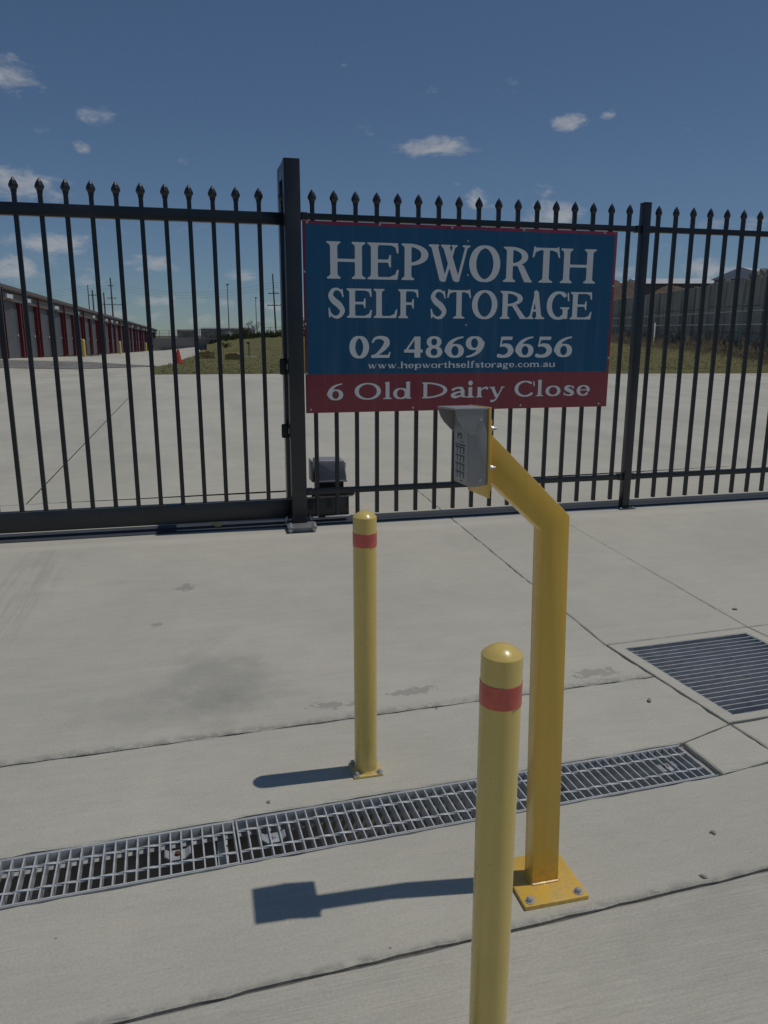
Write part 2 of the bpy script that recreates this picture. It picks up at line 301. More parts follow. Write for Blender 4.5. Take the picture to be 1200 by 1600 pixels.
# ------------------------------------------------------------------ mesh helpers
class MB:
    def __init__(s): s.v = []; s.f = []
    def add(s, vs, fs):
        o = len(s.v); s.v += [tuple(v) for v in vs]; s.f += [tuple(i+o for i in f) for f in fs]; return s
    def box(s, x0, x1, y0, y1, z0, z1):
        return s.add([(x0,y0,z0),(x1,y0,z0),(x1,y1,z0),(x0,y1,z0),(x0,y0,z1),(x1,y0,z1),(x1,y1,z1),(x0,y1,z1)],
                     [(3,2,1,0),(4,5,6,7),(0,1,5,4),(1,2,6,5),(2,3,7,6),(3,0,4,7)])
    def cyl(s, a, b, r0, r1=None, n=12, caps=True):
        r1 = r0 if r1 is None else r1; a = Vector(a); b = Vector(b); d = (b-a).normalized()
        x = d.orthogonal().normalized(); y = d.cross(x); vs = []
        for c, r in ((a, r0), (b, r1)):
            for i in range(n): t = 2*PI*i/n; vs.append(c + x*(r*math.cos(t)) + y*(r*math.sin(t)))
        fs = [(i, (i+1) % n, n+(i+1) % n, n+i) for i in range(n)]
        if caps: fs += [tuple(range(n-1, -1, -1)), tuple(range(n, 2*n))]
        return s.add(vs, fs)
    def lathe(s, prof, n=24, c=(0, 0), cap=True):
        vs = []; fs = []
        for (r, z) in prof:
            for i in range(n): t = 2*PI*(i+.5)/n; vs.append((c[0]+r*math.cos(t), c[1]+r*math.sin(t), z))
        for k in range(len(prof)-1):
            for i in range(n): j = (i+1) % n; fs.append((k*n+i, k*n+j, (k+1)*n+j, (k+1)*n+i))
        if cap: fs += [tuple(range(n-1, -1, -1)), tuple(range((len(prof)-1)*n, len(prof)*n))]
        return s.add(vs, fs)
    def prism(s, poly, y0, y1):      # polygon in XZ extruded along Y
        n = len(poly); vs = [(x, y0, z) for x, z in poly]+[(x, y1, z) for x, z in poly]
        return s.add(vs, [tuple(range(n)), tuple(range(2*n-1, n-1, -1))]+[(i+n, (i+1) % n+n, (i+1) % n, i) for i in range(n)])
    def build(s, name, mat, parent=None, smooth=False, loc=None):
        me = bpy.data.meshes.new(name); me.from_pydata(s.v, [], s.f); me.update()
        bm = bmesh.new(); bm.from_mesh(me); bmesh.ops.recalc_face_normals(bm, faces=bm.faces); bm.to_mesh(me); bm.free()
        return link(name, me, mat, parent, smooth, loc)
def link(name, me, mat, parent=None, smooth=False, loc=None):
    if mat is not None and not me.materials: me.materials.append(mat)
    if smooth:
        for p in me.polygons: p.use_smooth = True
        try: me.set_sharp_from_angle(angle=math.radians(38))
        except Exception: pass
    o = bpy.data.objects.new(name, me); COL.objects.link(o)
    if parent is not None: o.parent = parent
    if loc is not None: o.location = loc
    return o
def rbox(name, x0, x1, y0, y1, z0, z1, mat, parent=None, bev=.003, seg=2):
    bm = bmesh.new(); bmesh.ops.create_cube(bm, size=1)
    for v in bm.verts: v.co = ((x0+x1)/2+v.co.x*(x1-x0), (y0+y1)/2+v.co.y*(y1-y0), (z0+z1)/2+v.co.z*(z1-z0))
    bmesh.ops.bevel(bm, geom=bm.edges[:], offset=bev, segments=seg, affect='EDGES', profile=.5)
    me = bpy.data.meshes.new(name); bm.to_mesh(me); bm.free()
    return link(name, me, mat, parent, True)
def bevel_obj(o, off, seg=2, ang=30):
    bm = bmesh.new(); bm.from_mesh(o.data)
    es = [e for e in bm.edges if len(e.link_faces) == 2 and e.calc_face_angle(0) > math.radians(ang)]
    bmesh.ops.bevel(bm, geom=es, offset=off, segments=seg, affect='EDGES', profile=.5); bm.to_mesh(o.data); bm.free()
    for p in o.data.polygons: p.use_smooth = True
    o.data.set_sharp_from_angle(angle=math.radians(38)); return o
def empty(name, loc=(0, 0, 0)):
    o = bpy.data.objects.new(name, None); o.empty_display_size = .2; COL.objects.link(o); o.location = loc; return o
def tag(o, label=None, cat=None, group=None, kind=None):
    if label: o['label'] = label
    if cat: o['category'] = cat
    if group: o['group'] = group
    if kind: o['kind'] = kind
    return o
def inst(src, parent, loc, name=None):
    o = src.copy(); COL.objects.link(o); o.parent = parent; o.location = loc
    if name: o.name = name
    return o
def copy_tree(o, parent=None):
    c = o.copy(); COL.objects.link(c); c.parent = parent
    for ch in o.children: copy_tree(ch, c)
    return c

# ------------------------------------------------------------------ terrain height (flat at the gate, rolling gently beyond the yard)
CPS = np.array([[-8.12,31.47,.37],[-7.14,45.97,.1],[-5.04,128.63,-1.0],[31.79,32.83,.55],[43.62,69.04,.93],[37.56,46.85,.64],[2.6,72.2,.92],[7.69,66.69,.95],[3.06,96.71,-.25],[-7.08,26.58,.19],[-6.08,21.89,.06],[-11.99,28.32,.38],
 [-1.25,24.22,0],[3.25,23.73,0],[9.51,22.36,0],[21.75,20.19,0],[.91,44.34,0],[-.77,35.57,0],[-4.12,24.85,0],[-5.2,75,-.3],[-3.2,70,.02],[-.5,71,.08],[-2.5,55,.0],[-4.5,60,-.12],
 [-14,2,0],[-14,10,0],[-14,16,0],[-6,2,0],[-6,10,0],[-6,16,0],[0,2,0],[0,10,0],[0,16,0],[8,2,0],[8,10,0],[8,16,0],[16,2,0],[16,10,0],[16,16,0]])
def _tps(c):
    n = len(c); d = np.hypot(c[:, None, 0]-c[None, :, 0], c[:, None, 1]-c[None, :, 1])
    K = np.where(d > 0, d*d*np.log(np.maximum(d, 1e-9)), 0)+np.eye(n)*2.0
    P = np.c_[np.ones(n), c[:, :2]]; A = np.block([[K, P], [P.T, np.zeros((3, 3))]])
    return np.linalg.solve(A, np.r_[c[:, 2], 0, 0, 0])
TW = _tps(CPS)
def HT(x, y):
    d = np.hypot(x-CPS[:, 0], y-CPS[:, 1]); k = np.where(d > 0, d*d*np.log(np.maximum(d, 1e-9)), 0)
    z = float(k@TW[:-3]+TW[-3]+TW[-2]*x+TW[-1]*y); t = min(max((y-3)/12, 0), 1); t = t*t*(3-2*t)
    z = max(-1.6, min(1.3, z))*t
    far = min(max((math.hypot(x, y)-110)/60, 0), 1); return z*(1-far)-.6*far

def drape(name, poly, dz, mat, step, parent=None):
    """Sheet over a plan polygon that follows the terrain."""
    xs = [q[0] for q in poly]; ys = [q[1] for q in poly]
    bm = bmesh.new(); f = bm.faces.new([bm.verts.new((x, y, 0)) for x, y in poly])
    for ax, lo, hi in ((0, min(xs), max(xs)), (1, min(ys), max(ys))):
        n = max(1, int((hi-lo)/step))
        for i in range(1, n):
            c = lo+(hi-lo)*i/n; co = (c, 0, 0) if ax == 0 else (0, c, 0); no = (1, 0, 0) if ax == 0 else (0, 1, 0)
            bmesh.ops.bisect_plane(bm, geom=bm.verts[:]+bm.edges[:]+bm.faces[:], plane_co=co, plane_no=no, dist=1e-5)
    for v in bm.verts: v.co.z = HT(v.co.x, v.co.y)+dz
    bmesh.ops.recalc_face_normals(bm, faces=bm.faces)
    me = bpy.data.meshes.new(name); bm.to_mesh(me); bm.free()
    if me.polygons and me.polygons[0].normal.z < 0: me.flip_normals()
    return link(name, me, mat, parent, True)

# ------------------------------------------------------------------ ground sheet to the horizon
def ground_sheet():
    mb = MB(); rings = [(0, 0)]
    xs = sorted(set([-3000, -1200, -500, -250, -150, -100, -70, -50]+list(range(-40, 61, 5))+[75, 100, 150, 250, 500, 1200, 3000]))
    ys = sorted(set([-3000, -800, -200, -60, -30, -20, -12]+[-9+.0]+list(range(5, 131, 5))+[150, 200, 300, 500, 1000, 3000]))
    for y in ys:
        for x in xs: mb.v.append((x, y, HT(x, y)-.35 if y > 4 else -.45))
    n = len(xs)
    for j in range(len(ys)-1):
        for i in range(n-1): a = j*n+i; mb.f.append((a, a+1, a+n+1, a+n))
    return mb.build('ground', M_GROUND, None, True)
tag(ground_sheet(), kind='structure')

# ------------------------------------------------------------------ driveway slabs
def cov(x): return -3.027+.0341*x
def gtop(x): return -3.5356+.038*x
def gbot(x): return -3.7431+.0383*x
def lowj(x): return -4.1726+.0428*x
def j1(y): return 1.831+(-2.605-y)*.0800
def slab(name, poly, mat, parent, gap=.006, rough=.0025, depth=.14, step=.05, cham=.004, z=0.0):
    """Concrete slab: polygon shrunk by the joint gap, ragged arris, chamfer, skirt."""
    n = len(poly); P = [Vector((a, b)) for a, b in poly]
    area = sum(P[i].x*P[(i+1) % n].y-P[(i+1) % n].x*P[i].y for i in range(n))
    if area < 0: P.reverse()
    nrm = []
    for i in range(n):
        d = (P[(i+1) % n]-P[i]).normalized(); nrm.append(Vector((-d.y, d.x)))
    def inset(g):
        out = []
        for i in range(n):
            n0, n1 = nrm[i-1], nrm[i]; k = 1+n0.dot(n1); out.append(P[i]+(n0+n1)*(g/max(.3, k)))
        return out
    q0, q1 = inset(gap), inset(gap+cham); outer = []; inner = []
    rnd = random.Random(hash(name) & 255 if False else len(poly)*13+int(abs(poly[0][0]*100)))
    for i in range(n):
        a0, b0, a1, b1 = q0[i], q0[(i+1) % n], q1[i], q1[(i+1) % n]; L = (b0-a0).length
        inview = L < 30; k = max(1, min(260, int(L/step)))
        for s in range(k):
            t = s/k; j = 0 if s == 0 else rnd.gauss(0, rough); j2 = 0 if s == 0 else abs(rnd.gauss(0, rough*1.4))
            if s and rnd.random() < .06: j2 += rough*3
            outer.append(a0.lerp(b0, t)+nrm[i]*j); inner.append(a1.lerp(b1, t)+nrm[i]*(j+j2))
    N = len(outer); mb = MB()
    mb.v = [(p.x, p.y, z) for p in inner]+[(p.x, p.y, z-cham) for p in outer]+[(p.x, p.y, z-depth) for p in outer]
    mb.f = [tuple(range(N))]+[(i, N+i, N+(i+1) % N, (i+1) % N) for i in range(N)]+[(N+i, 2*N+i, 2*N+(i+1) % N, N+(i+1) % N) for i in range(N)]
    return mb.build(name, mat, parent)
# filler under the joints; left open where the drain and the pit are
XL, XR = -9.0, 13.0
mb = MB(); zf = -.012
def quad(pts): mb.add([(x, y, zf) for x, y in pts], [(0, 1, 2, 3)])
quad([(XL, -10), (XR, -10), (XR, gbot(XR)-.004), (XL, gbot(XL)-.004)])
quad([(XL, gtop(XL)+.004), (1.66, gtop(1.66)+.004), (1.66, 1.8), (XL, 1.8)])
quad([(1.66, gbot(1.66)-.004), (1.94, gbot(1.94)-.004), (1.94, 1.8), (1.66, 1.8)])
quad([(1.94, -2.645), (XR, -2.3), (XR, 1.8), (1.94, 1.8)])
quad([(2.66, gbot(2.66)-.004), (XR, gbot(XR)-.004), (XR, -2.3), (2.60, -2.62)])
quad([(1.94, gbot(1.94)-.004), (2.66, gbot(2.66)-.004), (2.66, -3.318), (1.94, -3.355)])
drive = tag(mb.build('driveway', M_FIL), kind='structure')
jx = lambda y: j1(y)
slab('concrete_slab', [(XL, -10), (XR, -10), (XR, lowj(XR)), (XL, lowj(XL))], M_BRM, drive, .006, .0018)
slab('concrete_slab', [(XL, lowj(XL)), (1.951, lowj(1.951)), (1.916, -3.642), (1.649, -3.680), (XL, gbot(XL))], M_SWL, drive, .004, .0018)
slab('concrete_slab', [(1.649, -3.680), (1.916, -3.642), (1.895, -3.398), (1.645, -3.473)], M_CON, drive, .0022, .0015, step=.03)
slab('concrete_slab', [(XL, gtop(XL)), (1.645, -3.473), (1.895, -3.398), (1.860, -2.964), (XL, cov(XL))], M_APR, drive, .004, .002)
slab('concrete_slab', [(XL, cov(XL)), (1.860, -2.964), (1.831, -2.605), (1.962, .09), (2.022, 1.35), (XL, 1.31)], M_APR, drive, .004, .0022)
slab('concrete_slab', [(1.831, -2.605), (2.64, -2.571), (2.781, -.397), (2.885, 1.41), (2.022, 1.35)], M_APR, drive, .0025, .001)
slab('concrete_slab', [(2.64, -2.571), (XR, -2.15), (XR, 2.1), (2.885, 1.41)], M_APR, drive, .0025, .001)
slab('concrete_slab', [(2.700, -3.36), (XR, -2.95), (XR, -2.15), (2.64, -2.571)], M_CON, drive, .004, .0015)
slab('concrete_slab', [(1.895, -3.394), (2.700, -3.36), (XR, -2.95), (XR, lowj(XR)), (1.951, lowj(1.951)), (1.916, -3.642)], M_CON, drive, .006, .002)

# concrete yard beyond the gate: big pours with joints, following the ground
yb = [(-60, 1.35), (60, 2.6), (60, 14), (30, 19.0), (21.75, 20.2), (9.51, 22.4), (3.25, 23.75), (-1.40, 24.26), (-1.55, 30.15), (-2.0, 30.0), (-4.44, 27.35), (-7.1, 26.65), (-25, 27.5), (-60, 27.5)]
yard = tag(drape('yard', yb, -.02, M_FIL, 5.0), kind='structure')
def yslab(poly, mat=M_YRD): return drape('concrete_slab', poly, .0, mat, 3.0, yard)
ji = lambda x: 1.33+.037*(x+1.4)*.9
yslab([(-60, 1.33), (-1.446, ji(-1.45)+.004), (-1.454, 12.5), (-60, 12.5)])
yslab([(-60, 12.515), (-1.454, 12.515), (-1.40, 24.26), (-1.55, 30.1), (-2.0, 29.95), (-4.44, 27.3), (-7.1, 26.6), (-25, 27.45), (-60, 27.45)])
yslab([(-1.434, ji(-1.43)+.004), (11.6, 1.83), (11.6, 12.6), (-1.44, 12.5)])
yslab([(-1.44, 12.515), (11.6, 12.615), (11.6, 21.95), (9.51, 22.38), (3.25, 23.73), (-1.25, 24.24), (-1.45, 24.25)])
yslab([(11.62, 1.84), (60, 2.63), (60, 13.95), (30, 18.96), (21.75, 20.18), (11.62, 21.95)])
# far drive and gravel in front of the storage units
P0 = Vector((-8.12, 31.47)); P1 = Vector((-5.04, 128.63)); SD = (P1-P0).normalized(); SN = Vector((SD.y, -SD.x))   # SN points to the drive
def sh(t, off=0.0): q = P0+SD*t+SN*off; return (q.x, q.y)
tag(drape('gravel_path', [(-25, 27.4), (-7.1, 26.55), (-4.44, 27.25), (-2.0, 29.9), (-1.5, 30.6), (-1.6, 31.2), (-4.4, 32.5), (-8.0, 31.0), (-25, 31.5)], .016, M_GRAV, 1.5), kind='structure')
tag(drape('shed_apron', [(-25, 31.3), (-8.0, 30.8), (-4.4, 32.4), (-1.4, 30.7), (-.85, 34), (-.2, 44), (.9, 55), (.6, 70.4), (-2.8, 70), (-2.6, 100), (-1.5, 128), (-5.3, 129), (-8.4, 31.47), (-25, 31.6)], .006, M_YRD, 3.0), kind='structure')
# lawn
lawn = drape('lawn', [(-1.44, 24.2), (3.25, 23.75), (9.51, 22.4), (21.75, 20.2), (30, 19.0), (70, 12), (90, 60), (60, 110), (25, 100), (8, 96), (4.5, 82), (1.6, 71.0), (1.2, 55), (-.3, 44), (-.95, 34), (-1.48, 30.6), (-1.58, 30.0)], .012, M_GRASS, 2.0)
tag(lawn, kind='structure')
def blades(name, spots, h0, h1, mat, w=.02, lean=.4, n_per=3):
    rnd = random.Random(len(spots)+3); mb = MB()
    for (x, y, s) in spots:
        z = HT(x, y)
        for k in range(n_per):
            a = rnd.random()*2*PI; h = (h0+(h1-h0)*rnd.random())*s; bx = x+rnd.uniform(-.1, .1)*s; by = y+rnd.uniform(-.1, .1)*s
            l = lean*h*rnd.random(); b = rnd.random()*2*PI; dx, dy = math.cos(a)*w*s, math.sin(a)*w*s
            tx, ty = bx+math.cos(b)*l, by+math.sin(b)*l
            mb.add([(bx-dx, by-dy, z-.02), (bx+dx, by+dy, z-.02), ((bx+tx)/2+dx*.7, (by+ty)/2+dy*.7, z+h*.6), (tx, ty, z+h)], [(0, 1, 2), (0, 2, 3)])
    return mb.build(name, mat)
rnd = random.Random(5); sp = []
while len(sp) < 9000:
    x = rnd.uniform(-1.2, 34); y = 23+ (rnd.random()**1.6)*38
    edge = 24.25-(x+1.25)*.176
    if y > edge+.12 and x > -1.2+max(0, (y-34))*.08 and not (y > 19+x*.9 and x > 30): sp.append((x, y, rnd.uniform(.6, 1.4)))
tag(blades('lawn_grass', sp, .03, .075, M_BLADE, .014, .9, 3), 'short patchy green grass growing on the lawn beyond the yard', 'grass', kind='stuff')

# ------------------------------------------------------------------ trench drain
ga = math.atan(.038)
trench = empty('drain_channel', (0, -3.64, 0)); trench.rotation_euler.z = ga
tag(trench, 'concrete drain channel crossing the driveway under the long steel grates', 'drain')
TX0, TX1, TH = -3.2, 1.640, .1025        # local extents
rbox('channel_wall', TX0, TX1, TH-.006, TH+.02, -.34, -.020, M_PIT, trench, .002); rbox('channel_wall', TX0, TX1, -TH-.02, -TH+.006, -.34, -.020, M_PIT, trench, .002)
rbox('channel_floor', TX0, TX1, -.11, .11, -.24, -.215, M_PIT, trench, .002); rbox('channel_end', TX1-.004, TX1+.02, -.11, .11, -.34, -.02, M_PIT, trench, .002)
for s in (-1, 1):      # angle iron seats along both edges
    y0, y1 = sorted((s*(TH-.0005), s*(TH-.005))); rbox('edge_angle', TX0, TX1-.01, y0, y1, -.05, -.002, M_GALVD, trench, .001)
    y0, y1 = sorted((s*(TH-.006), s*(TH-.026))); rbox('edge_angle', TX0, TX1-.01, y0, y1, -.048, -.044, M_GALVD, trench, .001)
GW = TH-.010
bar_me = rbox('tmp', -.0022, .0022, -GW, GW, -.040, -.003, M_GALV, None, .0008, 1); BARM = bar_me.data; bpy.data.objects.remove(bar_me)
def grate_panel(x0, x1, label, clamps):
    g = empty('trench_grate', trench.matrix_world @ Vector((0, 0, 0)) if False else (0, -3.64, 0)); g.rotation_euler.z = ga
    tag(g, label, 'drain grate', 'steel grates over the trench drain')
    n = max(2, round((x1-x0)/.0300)); pitch = (x1-x0)/n
    for i in range(n+1): link('grate_bar', BARM, None, g, False, (x0+i*pitch, 0, 0))
    for s in (-1, 1):
        y0, y1 = sorted((s*GW, s*(GW+.004))); rbox('edge_bar', x0-.003, x1+.003, y0, y1, -.040, -.0015, M_GALV, g, .001)
        # twisted cross rod: square bar spun along its length
        rb = MB(); yy = s*.047; R = .0042; L = x1-x0; k = int(L/.012)
        vs = []; fs = []
        for j in range(k+1):
            a = j*.36
            for q in range(4): vs.append((x0+L*j/k, yy+R*math.cos(a+q*PI/2), -.0045+R*math.sin(a+q*PI/2)))
        for j in range(k):
            for q in range(4): fs.append((4*j+q, 4*j+(q+1) % 4, 4*j+4+(q+1) % 4, 4*j+4+q))
        rb.add(vs, fs).build('cross_rod', M_GALV, g)
    for (cx, rusty) in clamps:
        c = rbox('hold_down_clip', cx-.020, cx+.020, -.022, .022, -.017, -.012, M_GALVD, g, .002)
        for s_ in (-1, 1):      # saddle wings folded up over the neighbouring bars
            MB().add([(cx+s_*.019, -.019, -.013), (cx+s_*.019, .019, -.013), (cx+s_*.033, .016, -.002), (cx+s_*.033, -.016, -.002), (cx+s_*.021, -.019, -.016), (cx+s_*.021, .019, -.016), (cx+s_*.036, .016, -.004), (cx+s_*.036, -.016, -.004)], [(0,1,2,3),(7,6,5,4),(0,4,5,1),(1,5,6,2),(2,6,7,3),(3,7,4,0)]).build('clip_wing', M_GALVD, c)
        MB().lathe([(.009, -.0118), (.009, -.006), (.007, -.004)], 6, (cx, 0)).build('bolt', M_RUST if rusty else M_BOLT, c)
    return g
grate_panel(-1.43, .052, 'long drain grate at the left whose far end lies left of the bollards', [(-.11, True)])
grate_panel(.062, 1.615, 'long drain grate passing behind the keypad stand to the right end of the trench', [(.16, False), (1.06, False), (1.50, True)])
# a pale bracket shows through the left grate near its end
tag(rbox('seat_bracket', .0, .03, -3.72, -3.56, -.075, -.048, M_GALV, None, .002), 'pale steel bracket under the grate joint in the trench', 'bracket')

# ------------------------------------------------------------------ square pit grate at the right
pq = [(1.896, -2.660), (2.581, -2.634), (2.640, -3.310), (1.954, -3.340)]
po = [(1.838, -2.611), (2.636, -2.578), (2.693, -3.354), (1.900, -3.386)]
pit = MB()
pit.v = [(x, y, 0) for x, y in po]+[(x, y, 0) for x, y in pq]+[(x, y, -.14) for x, y in po]+[(x, y, -.11) for x, y in pq]
pit.f = [(i, (i+1) % 4, 4+(i+1) % 4, 4+i) for i in range(4)]+[(i, (i+1) % 4, 8+(i+1) % 4, 8+i) for i in range(4)]+[(4+i, 4+(i+1) % 4, 12+(i+1) % 4, 12+i) for i in range(4)]+[(12, 13, 14, 15)]
po_ = pit.build('pit_surround', M_CON); po_.data.materials.append(M_PIT)
for p_ in po_.data.polygons:
    if p_.center.z < -.09 and p_.normal.z > .5: p_.material_index = 1
bevel_obj(po_, .003, 1); tag(po_, 'concrete collar set around the square drain pit at the right', 'drain pit')
pg = empty('pit_grate', (0, 0, 0)); tag(pg, 'square drain grate of thin parallel bars in the concrete at the right', 'drain grate')
def bil(u, v):
    a = Vector(pq[0]).lerp(Vector(pq[1]), u); b = Vector(pq[3]).lerp(Vector(pq[2]), u); return a.lerp(b, v)
def strip(name, u0, v0, u1, v1, w, z0, z1, mat):
    a, b = bil(u0, v0), bil(u1, v1); d = (b-a).normalized(); nn = Vector((-d.y, d.x))*w/2
    mbs = MB(); c = [a-nn, b-nn, b+nn, a+nn]
    mbs.v = [(p.x, p.y, z0) for p in c]+[(p.x, p.y, z1) for p in c]; mbs.f = [(3,2,1,0),(4,5,6,7),(0,1,5,4),(1,2,6,5),(2,3,7,6),(3,0,4,7)]
    return mbs.build(name, mat, pg)
for v in (.006, .994): strip('edge_bar', .004, v, .996, v, .006, -.045, -.003, M_GALVD)
for u in (.006, .994): strip('edge_bar', u, .012, u, .988, .006, -.045, -.003, M_GALVD)
for i in range(1, 19): strip('grate_bar', .012, .012+i*.976/19, .988, .012+i*.976/19, .0042, -.028, -.004, M_GALV)
for u in (.14, .28, .42, .56, .70, .84): strip('cross_rod', u, .015, u, .985, .006, -.035, -.029, M_GALVD)

# ------------------------------------------------------------------ yellow bollards beside the keypad
def bolt(parent, x, y, z, r=.010, mat=M_BOLT, name='bolt'):
    mbk = MB().lathe([(r*1.5, z), (r*1.5, z+.002)], 16, (x, y)); mbk.lathe([(r, z+.002), (r, z+.0085), (r*.85, z+.010)], 6, (x, y)); mbk.lathe([(r*.8, z+.010), (r*.6, z+.0118)], 12, (x, y))
    return mbk.build(name, mat, parent, True)
def bollard(x, y, rz, label):
    b = empty('bollard', (x, y, 0)); b.rotation_euler.z = rz; tag(b, label, 'bollard', 'yellow bollards guarding the keypad')
    R = .0372; prof = [(R, .006), (R, .8735), (R*.992, .8755), (R*.975, .8762)]
    for k in range(1, 9):
        a = 1-k/8; prof.append((max(.0004, R*.97*a), .8764+.0180*(1-a*a)**.95))
    MB().lathe(prof, 48).build('post', M_YEL, b, True)
    MB().lathe([(R+.0004, .7835), (R+.0009, .784), (R+.0009, .826), (R+.0004, .8265)], 48, cap=False).build('reflective_band', M_RED, b, True)
    MB().lathe([(R+.005, .0075), (R+.0035, .011), (R+.0002, .0135)], 40, cap=False).build('weld_bead', M_YEL, b, True)
    rbox('base_plate', -.050, .050, -.048, .048, .0, .008, M_YEL, b, .003)
    for sx in (-1, 1):
        for sy in (-1, 1): bolt(b, sx*.038, sy*.037, .008, .0075)
bollard(.4975, -3.3716, 0.0, 'yellow bollard with red band standing behind the trench grate, in front of the sign')
bollard(.5053, -4.4464, 0.0, 'nearest yellow bollard with red band, beside the keypad stand')

# ------------------------------------------------------------------ keypad stand and keypad
ks = empty('keypad_stand', (.8365, -4.004, 0)); LEAN = -.042; tag(ks, 'bent yellow steel post on a bolted base plate holding the gate keypad', 'keypad stand')
def KL(x, y): return x-.8365, y+4.004
plate = rbox('base_plate', .749-.8365, .926-.8365, -4.097+4.004, -3.913+4.004, .0, .012, M_YEL2, ks, .0015)
outl = [(.799, .006), (.8735, .006), (.868, .999), (.6605, 1.203), (.6605, 1.095), (.797, .966)]
pp = MB().prism([(x-.8365, z) for x, z in outl], -.024, .026).build('post', M_YEL2, ks); bevel_obj(pp, .0022, 2); pp.rotation_euler.x = LEAN
wd = MB()
for (ax, ay, bx, by) in ((-.0375, -.024, .0365, -.024), (.0365, -.024, .0365, .026), (.0365, .026, -.0375, .026), (-.0375, .026, -.0375, -.024)): wd.cyl((ax, ay, .0125), (bx, by, .0125), .0045, n=8)
wd.build('weld_bead', M_YEL2, ks, True)
for bx, by in ((-.068, -.075), (.068, -.075), (-.068, .072), (.068, .072)): bolt(ks, bx, by, .012, .0085)
mpl = rbox('mount_plate', .6466-.8365, .6526-.8365, -.046, .086, 1.056, 1.264, M_YEL2, ks, .0012); mpl.rotation_euler.x = LEAN
rbox('mount_bracket', .6527-.8365, .6615-.8365, -.030, .032, 1.070, 1.235, M_YEL2, ks, .0012).rotation_euler.x = LEAN
for zz, yy in ((1.215, -.036), (1.125, -.036), (1.215, .045), (1.125, .045)):
    bz = MB(); x0 = .6526-.8365
    bz.cyl((x0, yy, zz), (x0+.0035, yy, zz), .0075, n=16); bz.cyl((x0+.0035, yy, zz), (x0+.009, yy, zz), .006, n=6); bz.cyl((x0+.009, yy, zz), (x0+.016, yy, zz), .0032, n=10)
    bz.build('bolt', M_BOLT, ks, True).rotation_euler.x = LEAN
kp = empty('keypad', (.6052, -3.9385, 1.0804)); kp.scale = (1.029, 1.029, 1.029); kp.rotation_euler.x = LEAN; tag(kp, 'grey gate entry keypad with sun hood mounted on the yellow stand', 'keypad')
KY = .0595
# body: tapered shell (profile in plan narrows to the face), local -X is the face
def kshell():
    mbk = MB(); z0, z1 = 0.0, .174; bx = .0400
    sec = [(bx, -KY), (.010, -KY), (.0015, -KY+.006), (0, -KY+.010), (0, KY-.010), (.0015, KY-.006), (.010, KY), (bx, KY)]
    n = len(sec); mbk.v = [(x, y, z0+.004*(x > .03)) for x, y in sec]+[(x, y, z1) for x, y in sec]
    mbk.f = [tuple(range(n)), tuple(range(2*n-1, n-1, -1))]+[(i, (i+1) % n, n+(i+1) % n, n+i) for i in range(n)]
    return mbk
o = kshell().build('housing', M_KP, kp); bevel_obj(o, .002, 2, 40)
# hood: roof plus curved cheeks
cheek = [(.030, .172), (-.036, .172), (-.0355, .164), (-.031, .152), (-.024, .141), (-.014, .130), (-.004, .120), (.002, .116), (.012, .116), (.022, .125), (.030, .145)]
for y0, y1 in ((-KY-.0022, -KY+.0012), (KY-.0012, KY+.0022)): bevel_obj(MB().prism(cheek, y0, y1).build('hood_cheek', M_KP, kp), .0008, 1)
rbox('hood_roof', -.0375, .0405, -KY-.003, KY+.003, .1715, .1755, M_KP, kp, .0012)
fp = rbox('face_panel', -.0016, .0006, -.046, .046, .006, .134, M_KPF, kp, .0007)
kpanel = rbox('key_panel', -.0026, -.001, -.0285, .036, .012, .088, M_KEY, fp, .0004)
rbox('panel_line', -.0028, -.0014, -.0285, .036, .0895, .0913, M_KEYD, fp, .0003)
for r in range(4):
    for c in range(3):
        yy = -.0165+c*.0200; zz = .0220+r*.0187
        k = rbox('key', -.0052, -.0024, yy-.0068, yy+.0068, zz-.0062, zz+.0062, M_KPF, fp, .0008)
        rbox('key_shadow_gap', -.0031, -.0025, yy-.0084, yy+.0084, zz-.0078, zz+.0078, M_KEYD, fp, .0002)
for zz, w_ in ((.0085, .009), (.0970, .012)):
    for q in range(6): rbox('small_print', -.0019, -.0015, -.006-w_+q*w_*.36, -.006-w_+q*w_*.36+w_*.2, zz-.0012, zz+.0012, M_KEYD, fp, .0001, 1)
for yy, zz in ((-KY, .150), (-KY, .016)):
    MB().cyl((.022, yy-.0035, zz), (.022, yy+.002, zz), .0034, n=12).build('screw', M_BOLT, kp, True)

